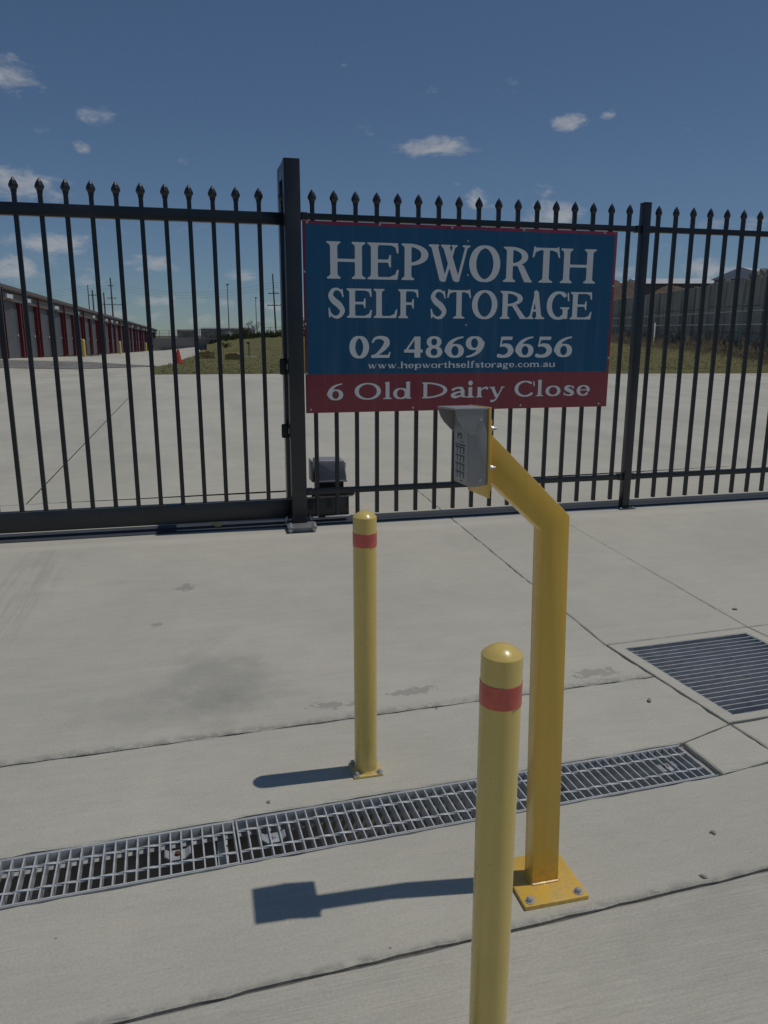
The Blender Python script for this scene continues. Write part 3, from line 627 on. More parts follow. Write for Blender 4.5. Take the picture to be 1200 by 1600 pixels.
# ------------------------------------------------------------------ lettering: outlines worked out as fields and traced into flat sheet letters
class GL:
    def __init__(s, W, cell=1/46., desc=.0, asc=1.0, T=.19, t=.075):
        pad = .06; s.W = W; s.T = T; s.t = t; s.nx = int((W+2*pad)/cell)+2; s.ny = int((asc+desc+2*pad)/cell)+2
        s.x0 = -pad; s.y0 = -desc-pad; s.c = cell
        s.X, s.Y = np.meshgrid(s.x0+cell*np.arange(s.nx), s.y0+cell*np.arange(s.ny)); s.F = np.full(s.X.shape, -9.0)
    def U(s, f): s.F = np.maximum(s.F, f); return s
    def cut(s, f): s.F = np.minimum(s.F, -f); return s
    def fbox(s, x0, y0, x1, y1): return np.minimum(np.minimum(s.X-x0, x1-s.X), np.minimum(s.Y-y0, y1-s.Y))
    def box(s, *a): return s.U(s.fbox(*a))
    def poly(s, pts):
        n = len(pts); A = sum(pts[i][0]*pts[(i+1) % n][1]-pts[(i+1) % n][0]*pts[i][1] for i in range(n)); f = np.full(s.X.shape, 9.0)
        for i in range(n):
            (ax, ay), (bx, by) = pts[i], pts[(i+1) % n]; dx, dy = bx-ax, by-ay; L = math.hypot(dx, dy)
            f = np.minimum(f, (dx*(s.Y-ay)-dy*(s.X-ax))/L*(1 if A > 0 else -1))
        return s.U(f)
    def serif(s, xl, xr, y, d=1, eL=.10, eR=.10, th=.05, br=.07):
        dx = np.where(s.X < xl, (xl-s.X)/max(eL, 1e-4), np.where(s.X > xr, (s.X-xr)/max(eR, 1e-4), 0)); h = th+br*np.clip(1-dx, 0, 1)**2.5
        Y = (s.Y-y)*d
        return s.U(np.minimum(np.minimum(s.X-(xl-eL), (xr+eR)-s.X), np.minimum(Y, h-Y)))
    def stem(s, x, y0=0, y1=1, foot=True, head=True, eL=.10, eR=.10, w=None):
        w = w or s.T; s.box(x, y0, x+w, y1)
        if foot: s.serif(x, x+w, y0, 1, eL, eR)
        if head: s.serif(x, x+w, y1, -1, eL, eR)
        return s
    def diag(s, xb, xt, w, y0=0, y1=1): return s.poly([(xb, y0), (xb+w, y0), (xt+w, y1), (xt, y1)])
    def stroke(s, pts, closed=False, T=None, t=None, widths=None, n=9, smooth=True):
        T = T or s.T; t = t or s.t; P = [Vector((a, b)) for a, b in pts]; q = []
        if smooth:
            m = len(P); rng = range(m if closed else m-1)
            for i in rng:
                g = (lambda k: P[k % m]) if closed else (lambda k: P[max(0, min(m-1, k))])
                a, b, c, d = g(i-1), g(i), g(i+1), g(i+2)
                for k in range(n):
                    u = k/n; q.append(.5*((2*b)+(c-a)*u+(2*a-5*b+4*c-d)*u*u+(3*b-a-3*c+d)*u**3))
            q.append(q[0] if closed else P[-1])
        else: q = P+([P[0]] if closed else [])
        N = len(q)-1; f = np.full(s.X.shape, -9.0)
        def wd(i):
            if widths:
                u = i/N*(len(widths)-1); k = min(int(u), len(widths)-2); return widths[k]+(widths[k+1]-widths[k])*(u-k)
            a, b = q[max(0, i-1)], q[min(N, i+1)]
            if closed and (i == 0 or i == N): a, b = q[N-1], q[1]
            d = b-a; L = max(d.length, 1e-6); return t+(T-t)*abs(d.y/L)**1.4
        for i in range(N):
            a, b = q[i], q[i+1]; d = b-a; L2 = max(d.length_squared, 1e-9)
            u = np.clip(((s.X-a.x)*d.x+(s.Y-a.y)*d.y)/L2, 0, 1); w = (wd(i)*(1-u)+wd(i+1)*u)/2
            f = np.maximum(f, w-np.hypot(s.X-(a.x+u*d.x), s.Y-(a.y+u*d.y)))
        return s.U(f)
    def ring(s, cx, cy, rx, ry, T=None, t=None):
        T = T or s.T; t = t or s.t; a, b = rx-T/2, ry-t/2
        return s.stroke([(cx+a*math.cos(k*PI/6), cy+b*math.sin(k*PI/6)) for k in range(12)], True, T, t)
    def arc(s, cx, cy, rx, ry, a0, a1, T=None, t=None, k=9):
        T = T or s.T; t = t or s.t; a, b = rx-T/2, ry-t/2
        return s.stroke([(cx+a*math.cos(math.radians(a0+(a1-a0)*i/k)), cy+b*math.sin(math.radians(a0+(a1-a0)*i/k))) for i in range(k+1)], False, T, t)
    def dot(s, x, y, r): return s.U(r-np.hypot(s.X-x, s.Y-y))
    def faces(s, sx, sz, ox, oz, mb, y):
        F = s.F; nx, ny = s.nx, s.ny
        def pt(x, yv): return (ox+x*sx, y, oz+yv*sz)
        for j in range(ny-1):
            i = 0
            while i < nx-1:
                c = (F[j, i], F[j, i+1], F[j+1, i+1], F[j+1, i]); k = sum(v > 0 for v in c)
                if k == 4:
                    i1 = i
                    while i1 < nx-2 and F[j, i1+2] > 0 and F[j+1, i1+2] > 0: i1 += 1
                    xa, xb = s.x0+s.c*i, s.x0+s.c*(i1+1); ya = s.y0+s.c*j
                    mb.add([pt(xa, ya), pt(xb, ya), pt(xb, ya+s.c), pt(xa, ya+s.c)], [(0, 1, 2, 3)]); i = i1+1; continue
                if k:
                    xs = [(s.x0+s.c*(i+a), s.y0+s.c*(j+b)) for a, b in ((0, 0), (1, 0), (1, 1), (0, 1))]; out = []
                    for q in range(4):
                        v0, v1 = c[q], c[(q+1) % 4]; p0, p1 = xs[q], xs[(q+1) % 4]
                        if v0 > 0: out.append(p0)
                        if (v0 > 0) != (v1 > 0): u = v0/(v0-v1); out.append((p0[0]+(p1[0]-p0[0])*u, p0[1]+(p1[1]-p0[1])*u))
                    if len(out) > 2: mb.add([pt(*p) for p in out], [tuple(range(len(out)))])
                i += 1
XH = .66
def glyph(ch, W, T=.19, t=.08, cell=1/46.):
    lower = ch in 'gpy'; g = GL(W, cell, .32 if lower else .02, 1.08, T, t); e = min(.10, W*.11)
    if ch == 'H': g.stem(e, eL=e, eR=e*.9).stem(W-e-T, eL=e*.9, eR=e).box(e+T*.5, .46, W-e-T*.5, .46+t)
    elif ch in 'EF':
        g.stem(e, eL=e, eR=.05); R = W-.01
        g.box(e, 1-.065, R-.05, 1).poly([(R-.13, 1), (R-.02, 1), (R, .72), (R-.05, .72)]).poly([(R-.26, .95), (R-.02, 1), (R-.03, .86)])
        mx = e+T+(W-e-T)*.62
        g.box(e+T*.5, .465, mx-.02, .465+t).poly([(mx-.10, .505), (mx-.045, .34), (mx, .33), (mx, .505)]).poly([(mx-.10, .50), (mx, .50), (mx, .68), (mx-.045, .67)])
        if ch == 'E': g.box(e, 0, R-.08, .07).poly([(R-.16, 0), (R-.03, 0), (R+.01, .28), (R-.045, .28)]).poly([(R-.32, .05), (R-.16, 0), (R-.03, 0), (R-.08, .15)])
        else: g.serif(e, e+T, 0, 1, e, e)
    elif ch == 'L':
        g.stem(e, eL=e, eR=e); R = W-.01; g.box(e, 0, R-.08, .07).poly([(R-.16, 0), (R-.03, 0), (R+.01, .30), (R-.045, .30)]).poly([(R-.32, .05), (R-.16, 0), (R-.03, 0), (R-.08, .15)])
    elif ch == 'P':
        g.stem(e, eL=e, eR=e, head=False).serif(e, e+T, 1, -1, e, 0); r = W-e-T*.5
        g.arc(e+T*.5, .70, r, .30, 90, -92, T*1.05, t*.95, 14)
    elif ch == 'R':
        g.stem(e, eL=e, eR=e*.9, head=False).serif(e, e+T, 1, -1, e, 0); r = W*.86-e-T*.5
        g.arc(e+T*.5, .725, r, .275, 90, -90, T*1.0, t*.95, 12); xl = e+T+(W-e-T)*.22
        g.poly([(xl, .49), (xl+T*.98, .49), (W-.02, .06), (W-.02, 0), (W-.05-T*.85, 0)]).poly([(W-.20, 0), (W+.02, 0), (W+.02, .045), (W-.12, .12)])
    elif ch == 'T':
        xc = W/2-T/2; g.stem(xc, head=False, eL=.12, eR=.12).box(.07, 1-.07, W-.07, 1)
        for s_ in (1, -1):
            f = (lambda x: x) if s_ == 1 else (lambda x: W-x)
            g.poly([(f(.05), .96), (f(.04), .85), (f(.28), .94), (f(.28), .98)][::s_])
            g.poly([(f(.05), 1.045), (f(.0), .72), (f(.05), .72), (f(.11), .90), (f(.10), 1.02)][::s_])
    elif ch in 'O0':
        g.ring(W/2, .5, W/2, .515, T*1.06, t*.95)
    elif ch == 'D':
        g.stem(e, eL=e, eR=.02); r = W-e-T*.5; g.arc(e+T*.3, .5, r+T*.2, .5, 90, -90, T*1.05, t, 14).box(e, 1-t*.9, e+T*1.6, 1).box(e, 0, e+T*1.6, t*.9)
    elif ch == 'W':
        w = T*1.0; wt = t*.95
        g.diag(W*.37-w*.55, W*.055, w).diag(W*.37-wt*.1, W*.60, wt*1.05).diag(W*.70-w*.55, W*.335, w).diag(W*.70-wt*.1, W*.90, wt*1.05)
        g.poly([(W*.37-w*.55, .02), (W*.37+w*.45, .02), (W*.37+w*.2, -.03), (W*.37-w*.25, -.03)]).poly([(W*.70-w*.55, .02), (W*.70+w*.45, .02), (W*.70+w*.2, -.03), (W*.70-w*.25, -.03)])
        g.serif(W*.055, W*.055+w, 1, -1, .06, .05, .05, .03).serif(W*.335, W*.335+w, 1, -1, .04, .05, .05, .03).serif(W*.90, W*.90+wt, 1, -1, .09, .07, .05, .03).serif(W*.60, W*.60+wt, 1, -1, .05, .05, .05, .02)
    elif ch == 'A':
        ax = W*.47; g.diag(.12, ax-t*.4, t*1.05).diag(W-.14-T, ax-T*.42, T*.95).box(W*.27, .27, W*.72, .27+t*.95).poly([(ax-T*.42, .97), (ax+T*.5, .97), (ax+T*.12, 1.05), (ax-T*.05, 1.05)])
        g.serif(.12, .12+t, 0, 1, .12, .10).serif(W-.14-T, W-.14, 0, 1, .08, .11)
    elif ch in 'CG':
        g.arc(W*.52, .5, W*.52, .515, 52, 318 if ch == 'C' else 305, T*1.05, t*1.05, 16)
        g.poly([(W*.88, .97), (W*.95, .97), (W*.98, .66), (W*.92, .66)])
        if ch == 'G': g.box(W-.07-T, .02, W-.07, .40).serif(W-.07-T, W-.07, .44, -1, .11, .07, .05, .05).poly([(W*.55, .0), (W-.07, .02), (W-.07, .15), (W*.6, .07)])
    elif ch == 'S':
        g.stroke([(W*.86, .84), (W*.62, .965), (W*.32, .94), (W*.16, .76), (W*.34, .585), (W*.66, .43), (W*.85, .235), (W*.66, .05), (W*.36, .03), (W*.12, .16)], False, None, None, [t*.7, t*.9, T*.55, T*.85, T*1.05, T*1.08, T*.85, T*.6, t, t*.7], 8)
        g.poly([(W*.80, .98), (W*.87, .98), (W*.93, .70), (W*.87, .69), (W*.78, .85)]).poly([(W*.02, .34), (W*.09, .34), (W*.18, .14), (W*.12, .0), (W*.05, .0)])
    elif ch == '2':
        g.stroke([(W*.10, .74), (W*.22, .90), (W*.48, .955), (W*.76, .86), (W*.80, .66), (W*.62, .42), (W*.36, .20), (W*.12, .05)], False, None, None, [t*.9, t*1.1, t*1.4, T*.9, T*1.1, T*.8, t*1.2, t], 8)
        g.box(W*.03, 0, W*.93, .14).poly([(W*.80, 0), (W*.94, 0), (W*1.0, .28), (W*.94, .28)])
    elif ch == '4':
        g.box(W*.56, 0, W*.56+T*1.1, 1).poly([(W*.0, .27), (W*.13, .27), (W*.64, .95), (W*.64, 1.0), (W*.56, 1.0)]).box(W*.0, .24, W*1.0, .24+t*1.4)
    elif ch == '5':
        g.poly([(W*.24, 1.0), (W*.94, 1.0), (W*.88, .84), (W*.24, .84)]).poly([(W*.17, .52), (W*.26, .56), (W*.36, .95), (W*.26, .98)])
        g.stroke([(W*.22, .54), (W*.46, .59), (W*.74, .50), (W*.83, .30), (W*.68, .11), (W*.40, .035), (W*.12, .07)], False, None, None, [t*.8, t*1.5, T*.95, T*1.15, T*.8, t*1.3, t*1.8], 8).dot(W*.12, .075, .075)
    elif ch in '69':
        g.ring(W*.53, .315, W*.47, .33, T*1.05, t*.9)
        g.stroke([(W*.93, .975), (W*.62, .90), (W*.32, .72), (W*.18, .48), (W*.14, .33)], False, None, None, [t*.7, t*1.1, T*.7, T*1.05, T*1.1], 8)
        if ch == '9': g.F = g.F[::-1, ::-1]; 
        if ch == '9': g.x0 = W-(g.x0+g.c*(g.nx-1)); g.y0 = 1-(g.y0+g.c*(g.ny-1))
    elif ch == '8':
        g.ring(W*.5, .745, W*.44, .27, T*.85, t).ring(W*.5, .265, W*.50, .28, T*.95, t)
    # lower case
    elif ch == 'o': g.ring(W/2, XH/2, W/2, XH/2+.015, T, t*.95)
    elif ch in 'hm':
        n = 1 if ch == 'h' else 2; y1 = 1.04 if ch == 'h' else XH+.02; pw = (W-2*e-T)/n
        g.stem(e, 0, y1, True, False, e, e*.8).poly([(e-.07, y1-.07), (e+T*.6, y1-.09), (e+T, y1), (e+T*.7, y1+.01)])
        for k in range(n):
            x1 = e+pw*(k+1); g.box(x1, 0, x1+T, XH*.72).serif(x1, x1+T, 0, 1, e*.7, e)
            g.stroke([(e+pw*k+T*.6, XH*.66), (e+pw*k+T+(pw-T)*.45, XH*.93), (x1+T*.45, XH*.80), (x1+T*.5, XH*.6)], False, None, None, [t*.7, t*1.3, T*.9, T], 7)
    elif ch == 'u':
        x1 = W-e-T; g.box(e, XH*.3, e+T, XH).box(x1, 0, x1+T, XH).serif(e, e+T, XH, -1, e, 0, .05, .03).serif(x1, x1+T, XH, -1, e, 0, .05, .03).serif(x1, x1+T, 0, 1, 0, e)
        g.stroke([(e+T*.5, XH*.4), (e+T*.6, XH*.16), (e+T+(x1-e-T)*.5, XH*.07), (x1+T*.4, XH*.3)], False, None, None, [T, T*.9, t*1.3, t*.7], 7)
    elif ch == 'e':
        g.arc(W/2, XH/2, W/2, XH/2+.015, 5, 320, T*.98, t*.9, 16).box(W*.2, XH*.50, W*.93, XH*.50+t*.75)
    elif ch == 'c':
        g.arc(W*.52, XH/2, W*.52, XH/2+.015, 55, 318, T*.98, t*.95, 16).dot(W*.80, XH*.80, .08)
    elif ch == 'p':
        g.stem(e, -.30, XH, True, False, e, e).poly([(e-.07, XH-.06), (e+T*.6, XH-.08), (e+T, XH+.02)]); g.ring(W-(W-e-T*.4)/2, XH/2, (W-e-T*.4)/2, XH/2+.015, T*.95, t*.9)
    elif ch == 'd':
        x1 = W-e-T; g.box(x1, 0, x1+T, 1.06).serif(x1, x1+T, 0, 1, 0, e).poly([(x1-.09, .99), (x1+T*.6, .96), (x1+T, 1.06), (x1+T*.7, 1.08)]); g.ring((W-e-T*.4)/2, XH/2, (W-e-T*.4)/2, XH/2+.015, T*.98, t*.9)
    elif ch in 'li':
        xc = (W-T)/2; y1 = 1.06 if ch == 'l' else XH; g.stem(xc, 0, y1, True, False, xc, xc).poly([(xc-.10, y1-.08), (xc+T*.6, y1-.10), (xc+T, y1), (xc+T*.6, y1+.015)])
        if ch == 'i': g.dot(W/2, .92, T*.62)
    elif ch == 'r':
        g.stem(e, 0, XH, True, False, e, e).poly([(e-.07, XH-.07), (e+T*.6, XH-.09), (e+T, XH+.01)])
        g.stroke([(e+T*.6, XH*.62), (e+T+(W-e-T)*.4, XH*.90), (W*.88, XH*.90)], False, None, None, [t*.7, t*1.2, T*.6], 7).dot(W*.88, XH*.86, .085)
    elif ch == 't':
        xc = W*.30; g.box(xc, .1, xc+T, .78).box(0, XH-t*.9, W*.95, XH).poly([(xc-.10, XH-.02), (xc+T*.4, XH-.02), (xc+T, .88), (xc+T*.6, .86)])
        g.stroke([(xc+T*.5, .2), (xc+T*.65, .07), (W*.72, .04), (W*.95, .12)], False, None, None, [T, T*.8, t*1.2, t*.7], 7)
    elif ch == 'f':
        xc = W*.20; g.stem(xc, 0, .8, True, False, xc, .08).box(0, XH-t*.9, W*.85, XH).stroke([(xc+T*.5, .72), (xc+T*.6, .92), (W*.68, 1.02), (W*.90, .95)], False, None, None, [T, T*.85, t*1.2, T*.5], 7).dot(W*.88, .93, .08)
    elif ch == 's':
        g.stroke([(W*.84, XH*.80), (W*.60, XH*.95), (W*.30, XH*.90), (W*.20, XH*.72), (W*.45, XH*.55), (W*.74, XH*.38), (W*.80, XH*.20), (W*.55, XH*.05), (W*.14, XH*.14)], False, None, None, [t*.8, t, T*.7, T*.85, T*.98, T*.95, T*.8, t*1.1, t*.8], 7)
        g.poly([(W*.80, XH*.98), (W*.88, XH*.98), (W*.92, XH*.68), (W*.84, XH*.68)]).poly([(W*.04, XH*.34), (W*.12, XH*.34), (W*.18, XH*.12), (W*.08, 0)])
    elif ch == 'a':
        x1 = W-e*.9-T; g.box(x1, XH*.1, x1+T, XH*.7).stroke([(x1+T*.5, XH*.62), (x1+T*.2, XH*.88), (W*.45, XH*.95), (W*.15, XH*.78)], False, None, None, [T, T*.8, t*1.2, T*.6], 7).dot(W*.17, XH*.77, .075)
        g.stroke([(x1+T*.3, XH*.58), (W*.38, XH*.48), (W*.15, XH*.25), (W*.32, XH*.08), (x1+T*.3, XH*.22)], False, None, None, [t, t*1.5, T*.95, T*.7, t*.8], 7).poly([(x1+T*.3, 0.02), (W, .02), (W, .08), (x1+T, .14)])
    elif ch == 'g':
        g.ring(W*.44, XH*.66, W*.36, XH*.36, T*.8, t*.9).ring(W*.46, -.15, W*.44, .17, T*.75, t).stroke([(W*.3, XH*.36), (W*.16, XH*.2), (W*.35, .02), (W*.7, -.03)], False, None, None, [t, T*.5, T*.8, T*.8], 7).box(W*.66, XH*.80, W*.98, XH*.80+t*1.3)
    elif ch in 'wy':
        w = T*.95; wt = t*.95
        if ch == 'w':
            g.diag(W*.33-w*.5, W*.08, w, 0, XH).diag(W*.33-wt*.2, W*.53, wt*1.1, 0, XH).diag(W*.68-w*.5, W*.42, w, 0, XH).diag(W*.68-wt*.2, W*.88, wt*1.1, 0, XH)
            g.serif(W*.08, W*.08+w, XH, -1, .07, .07, .05, .02).serif(W*.42, W*.42+w, XH, -1, .05, .05, .05, .02).serif(W*.88, W*.88+wt, XH, -1, .09, .08, .05, .02)
        else:
            g.diag(W*.50-w*.35, W*.12, w, -.02, XH).stroke([(W*.86, XH-.02), (W*.55, .0), (W*.40, -.20), (W*.22, -.26)], False, None, None, [t, t*1.1, t*1.2, T*.6], 7).dot(W*.19, -.235, .075)
            g.serif(W*.12, W*.12+w, XH, -1, .10, .08, .05, .02).serif(W*.83, W*.83+t, XH, -1, .10, .10, .05, .02)
    elif ch == '.': g.dot(W/2, .085, .095)
    return g

# ------------------------------------------------------------------ sign
SY = -.0300
sg = empty('storage_sign', (2.0285, SY, .8637)); tag(sg, 'large blue and maroon storage company sign with white lettering on the fence', 'sign')
def SL(x, z): return x-2.0285, z-.8637
sx0, sx1, sz0, sz1 = .8045, 3.2525, .8637, 2.2019
bw = sx1-2.0285
rbox('panel', -bw, bw, -.0025, .0035, 0, sz1-sz0, M_MAR, sg, .0008)
bl = MB(); bl.add([(.8225-2.0285, -.0040, 1.144-.8637), (3.2305-2.0285, -.0040, 1.144-.8637), (3.2305-2.0285, -.0040, 2.1790-.8637), (.8225-2.0285, -.0040, 2.1790-.8637)], [(0, 1, 2, 3)]).build('blue_field', M_BLUE, sg)
def text_fit(letters, xs, base, cap, T, t, cell, name='lettering'):
    mbt = MB()
    for k, ch in enumerate(letters):
        x0, x1 = xs[2*k], xs[2*k+1]; g = glyph(ch, (x1-x0)/cap, T, t, cell); g.faces(cap, cap, x0-2.0285, base-.8637, mbt, -.0056)
    me = bpy.data.meshes.new(name); me.from_pydata(mbt.v, [], mbt.f); me.update(); return link(name, me, M_WHT, sg)
text_fit('HEPWORTH', [.973,1.254,1.269,1.503,1.523,1.725,1.725,2.043,2.043,2.289,2.314,2.545,2.548,2.776,2.783,3.08], 1.8165, .2525, .205, .082, 1/44.)
text_fit('SELFSTORAGE', [.978,1.101,1.114,1.302,1.314,1.493,1.499,1.656,1.746,1.873,1.875,2.065,2.073,2.277,2.298,2.512,2.516,2.674,2.683,2.876,2.881,3.068], 1.5465, .2045, .205, .085, 1/40.)
text_fit('0248695656', [1.131,1.279,1.291,1.443,1.546,1.691,1.714,1.846,1.865,2.018,2.031,2.182,2.284,2.423,2.438,2.59,2.601,2.748,2.764,2.919], 1.2605, .154, .27, .105, 1/36.)
text_fit('6OldDairyClose', [.961,1.082,1.168,1.369,1.384,1.456,1.464,1.607,1.689,1.891,1.915,2.042,2.042,2.115,2.126,2.227,2.227,2.361,2.444,2.618,2.624,2.691,2.708,2.838,2.861,2.963,2.978,3.095], .9565, .120, .25, .09, 1/34.)
WD = dict(w=1.08, h=.86, e=.66, p=.80, o=.74, r=.62, t=.50, s=.56, l=.42, f=.52, a=.70, g=.74, c=.64, m=1.24, u=.84); WD['.'] = .34
txt = 'www.hepworthselfstorage.com.au'; tot = sum(WD[c]+.055 for c in txt); ksc = (2.784-1.267)/tot; xs = []; xx = 1.267
for c in txt: xs += [xx, xx+WD[c]*ksc]; xx += (WD[c]+.055)*ksc
text_fit(txt, xs, 1.1835, .0475, .24, .09, 1/20.)
for (x, z) in ((.838, 2.190), (1.36, 2.1905), (1.905, 2.1905), (2.47, 2.1905), (3.14, 2.1905), (.8125, 1.86), (.8125, 1.50), (.8125, 1.15), (3.2415, 1.80), (3.2415, 1.25), (.84, .888), (1.62, .888), (2.50, .888), (3.18, .888), (2.03, 2.10), (2.035, 1.86), (2.03, 1.50)):
    MB().cyl((x-2.0285, -.0075, z-.8637), (x-2.0285, -.002, z-.8637), .0075, .0085, 10).build('rivet', M_BOLT if (x != 2.03 and x != 2.035) else M_GALVD, sg, True)
# logo on the keypad face: letters read along -Y of the keypad (its face looks towards -X)
lg = MB()
for k, ch in enumerate('PTI'):
    if ch == 'P': segs = [(0, 0, .22, 1), (.22, .82, .58, 1), (.58, .40, .78, 1), (.22, .40, .58, .56)]
    elif ch == 'T': segs = [(.28, 0, .5, .84), (0, .84, .8, 1)]
    else: segs = [(.1, 0, .32, 1)]
    hh = .0130; offs = (0, .013, .0255)[k]
    for (a, b, c, d) in segs: lg.box(-.0023, -.0015, .022-offs-c*hh, .022-offs-a*hh, .1035+b*hh, .1035+d*hh)
lg.build('logo', M_KEYD, fp)

# ------------------------------------------------------------------ fence, posts, gate
def picket_mesh(name, hw, z0, z1):
    b = .004; mbp = MB(); pr = [(-hw+b, -hw), (hw-b, -hw), (hw, -hw+b), (hw, hw-b), (hw-b, hw), (-hw+b, hw), (-hw, hw-b), (-hw, -hw+b)]
    mbp.v = [(x, y, z0) for x, y in pr]+[(x, y, z1) for x, y in pr]; n = 8
    mbp.f = [tuple(range(n-1, -1, -1)), tuple(range(n, 2*n))]+[(i, (i+1) % n, n+(i+1) % n, n+i) for i in range(n)]
    o = mbp.build(name, M_BLACK, None); me = o.data; bpy.data.objects.remove(o); return me
def spear_mesh(name, hw):
    # cast spear cap: collar over the tube, flared shoulder, flat facetted point (height measured up from the tube top)
    prof = [(hw+.0035, -.016), (hw+.0040, -.004), (hw+.006, .004), (.0285, .016), (.0305, .022), (.0300, .032), (.019, .056), (.0015, .080)]
    mbp = MB()
    for r, z in prof:
        k = r*1.0
        for i in range(8):
            a = PI/4*i; s_ = 1.0 if i % 2 == 0 else .92
            mbp.v.append((k*math.cos(a)*s_, k*math.sin(a)*s_*.80, z))
    for k in range(len(prof)-1):
        for i in range(8): j = (i+1) % 8; mbp.f.append((k*8+i, k*8+j, (k+1)*8+j, (k+1)*8+i))
    mbp.f += [tuple(range(7, -1, -1)), tuple(range((len(prof)-1)*8, len(prof)*8))]
    o = mbp.build(name, M_BLACK, None); me = o.data; bpy.data.objects.remove(o); return me
PK = picket_mesh('picket', .0148, .0813, 2.332); SPM = spear_mesh('spear_tip', .0148)
def pickets(parent, x0, n, s, me, ztop, y=0):
    for i in range(n):
        o = link('picket', me, None, parent, False, (x0+i*s, y, 0)); link('spear_tip', SPM, None, o, False, (0, 0, ztop))
def fence_panel(xa, xb, p0, n, label):
    fp_ = empty('picket_fence', ((xa+xb)/2, 0, 0)); tag(fp_, label, 'fence', 'black spear topped fence panels'); c = (xa+xb)/2
    for z0, z1 in ((2.2110, 2.2530), (.2480, .2900)): rbox('rail', xa-c, xb-c, -.020, .020, z0, z1, M_BLACK, fp_, .003)
    for x in (xa-c, xb-c):
        s_ = 1 if x < 0 else -1
        for zc in (2.232, .269): rbox('rail_bracket', *(sorted((x, x+s_*.045))), -.0235, .0235, zc-.0255, zc+.0255, M_BLACK, fp_, .002)
    pickets(fp_, p0-c, n, .155, PK, 2.332); return fp_
fence_panel(.800, 3.462, .8813, 17, 'black spear topped fence panel that carries the blue sign')
fence_panel(3.532, 6.24, 3.6162, 17, 'black spear topped fence panel right of the slim fence post')
def fence_post(x, label):
    q = empty('fence_post', (x, 0, 0)); tag(q, label, 'fence post'); rbox('post', -.0325, .0325, -.036, .030, .006, 2.418, M_BLACKG, q, .004)
    rbox('post_cap', -.0345, .0345, -.038, .032, 2.4185, 2.428, M_BLACKG, q, .004); rbox('base_plate', -.075, .075, -.072, .066, 0, .0058, M_BLACKG, q, .001)
    for sx in (-1, 1):
        for sy in (-1, 1): bolt(q, sx*.056, -.003+sy*.052, .0058, .008)
fence_post(3.497, 'slim black fence post right of the blue sign'); fence_post(6.275, 'black fence post at the far right end of the fence')

# portal post the gate runs through: front leg, rear leg, joined across the top
pt = empty('gate_post', (.7375, 0, 0)); tag(pt, 'tall black gate portal post left of the blue sign', 'gate post')
rbox('front_leg', -.0555, .0555, -.060, .030, .047, 2.595, M_BLACKG, pt, .004)
rbox('rear_leg', -.0535, .0535, .240, .362, .0, 2.594, M_BLACKG, pt, .004)
rbox('head', -.0530, .0530, .0295, .2405, 2.490, 2.5935, M_BLACKG, pt, .003)
bp = rbox('base_plate', -.105, .105, -.200, .050, .030, .042, M_LPOLE, pt, .002)
rbox('grout_pad', -.085, .085, -.165, .045, .0, .0295, M_PIT, pt, .004)
for x, y in ((-.088, -.178), (.088, -.178), (-.088, .035), (.088, .035)):
    z0 = MB(); z0.lathe([(.021, .0425), (.021, .046)], 16, (x, y)); z0.lathe([(.016, .046), (.016, .060), (.014, .062)], 6, (x, y)); z0.lathe([(.009, .062), (.009, .075)], 10, (x, y)); z0.lathe([(.017, .012), (.017, .029)], 6, (x, y)); z0.lathe([(.009, .0), (.009, .0295)], 10, (x, y)); z0.build('anchor_bolt', M_BOLT, pt, True)
for zc, hh in ((1.20, .058), (.732, .052)):
    o = rbox('guide_roller', -.112, -.060, .000, .034, zc-hh, zc+hh, M_RUB, pt, .012, 3)
    rbox('roller_bracket', -.072, -.0545, .004, .030, zc-.02, zc+.02, M_GALVD, pt, .002)

# sliding gate
GY = .115
gt_ = empty('sliding_gate', (-2.2, GY, 0)); tag(gt_, 'black spear topped sliding gate closing the left side of the driveway', 'gate')
rbox('top_rail', -3.6, .742+2.2, -.025, .025, 2.1850, 2.2660, M_BLACK, gt_, .003)
rbox('bottom_rail', -3.6, 1.142+2.2, -.030, .030, .0530, .1990, M_BLACKG, gt_, .004)
rbox('end_stile', .664+2.2, .742+2.2, -.022, .022, .1990, 2.1850, M_BLACK, gt_, .003); rbox('end_stile', -3.6, -3.52, -.022, .022, .1990, 2.1850, M_BLACK, gt_, .003)
GPK = picket_mesh('gate_picket', .0148, .1985, 2.345)
for i in range(32):
    x = .5225-i*.1582
    if x+2.2 < -3.5: break
    o = link('picket', GPK, None, gt_, False, (x+2.2, 0, 0)); link('spear_tip', SPM, None, o, False, (0, 0, 2.345))
o = link('picket', GPK, None, gt_, False, (.690+2.2, 0, 0)); link('spear_tip', SPM, None, o, False, (0, 0, 2.345))
for i, x in enumerate((.135, -3.9)):
    w = MB(); w.cyl((x+2.2, -.014, .0525), (x+2.2, .014, .0525), .0440, n=40).build('wheel', M_WHEEL, gt_, True)
    rbox('wheel_bracket', x+2.2-.075, x+2.2+.075, -.022, -.016, .042, .0640, M_GALVD, gt_, .001)
rack = MB(); rx0, rx1 = .86+2.2, 1.20+2.2
rack.box(rx0, rx1, .0305, .050, .196, .214)
k = int((rx1-rx0)/.0126)
for i in range(k): x = rx0+(i+.15)*.0126; rack.add([(x, .0305, .196), (x+.0085, .0305, .196), (x+.006, .0305, .1835), (x+.0025, .0305, .1835), (x, .050, .196), (x+.0085, .050, .196), (x+.006, .050, .1835), (x+.0025, .050, .1835)], [(0,1,2,3),(7,6,5,4),(1,5,6,2),(3,2,6,7),(0,3,7,4)])
rack.build('gear_rack', M_BLACKG, gt_)

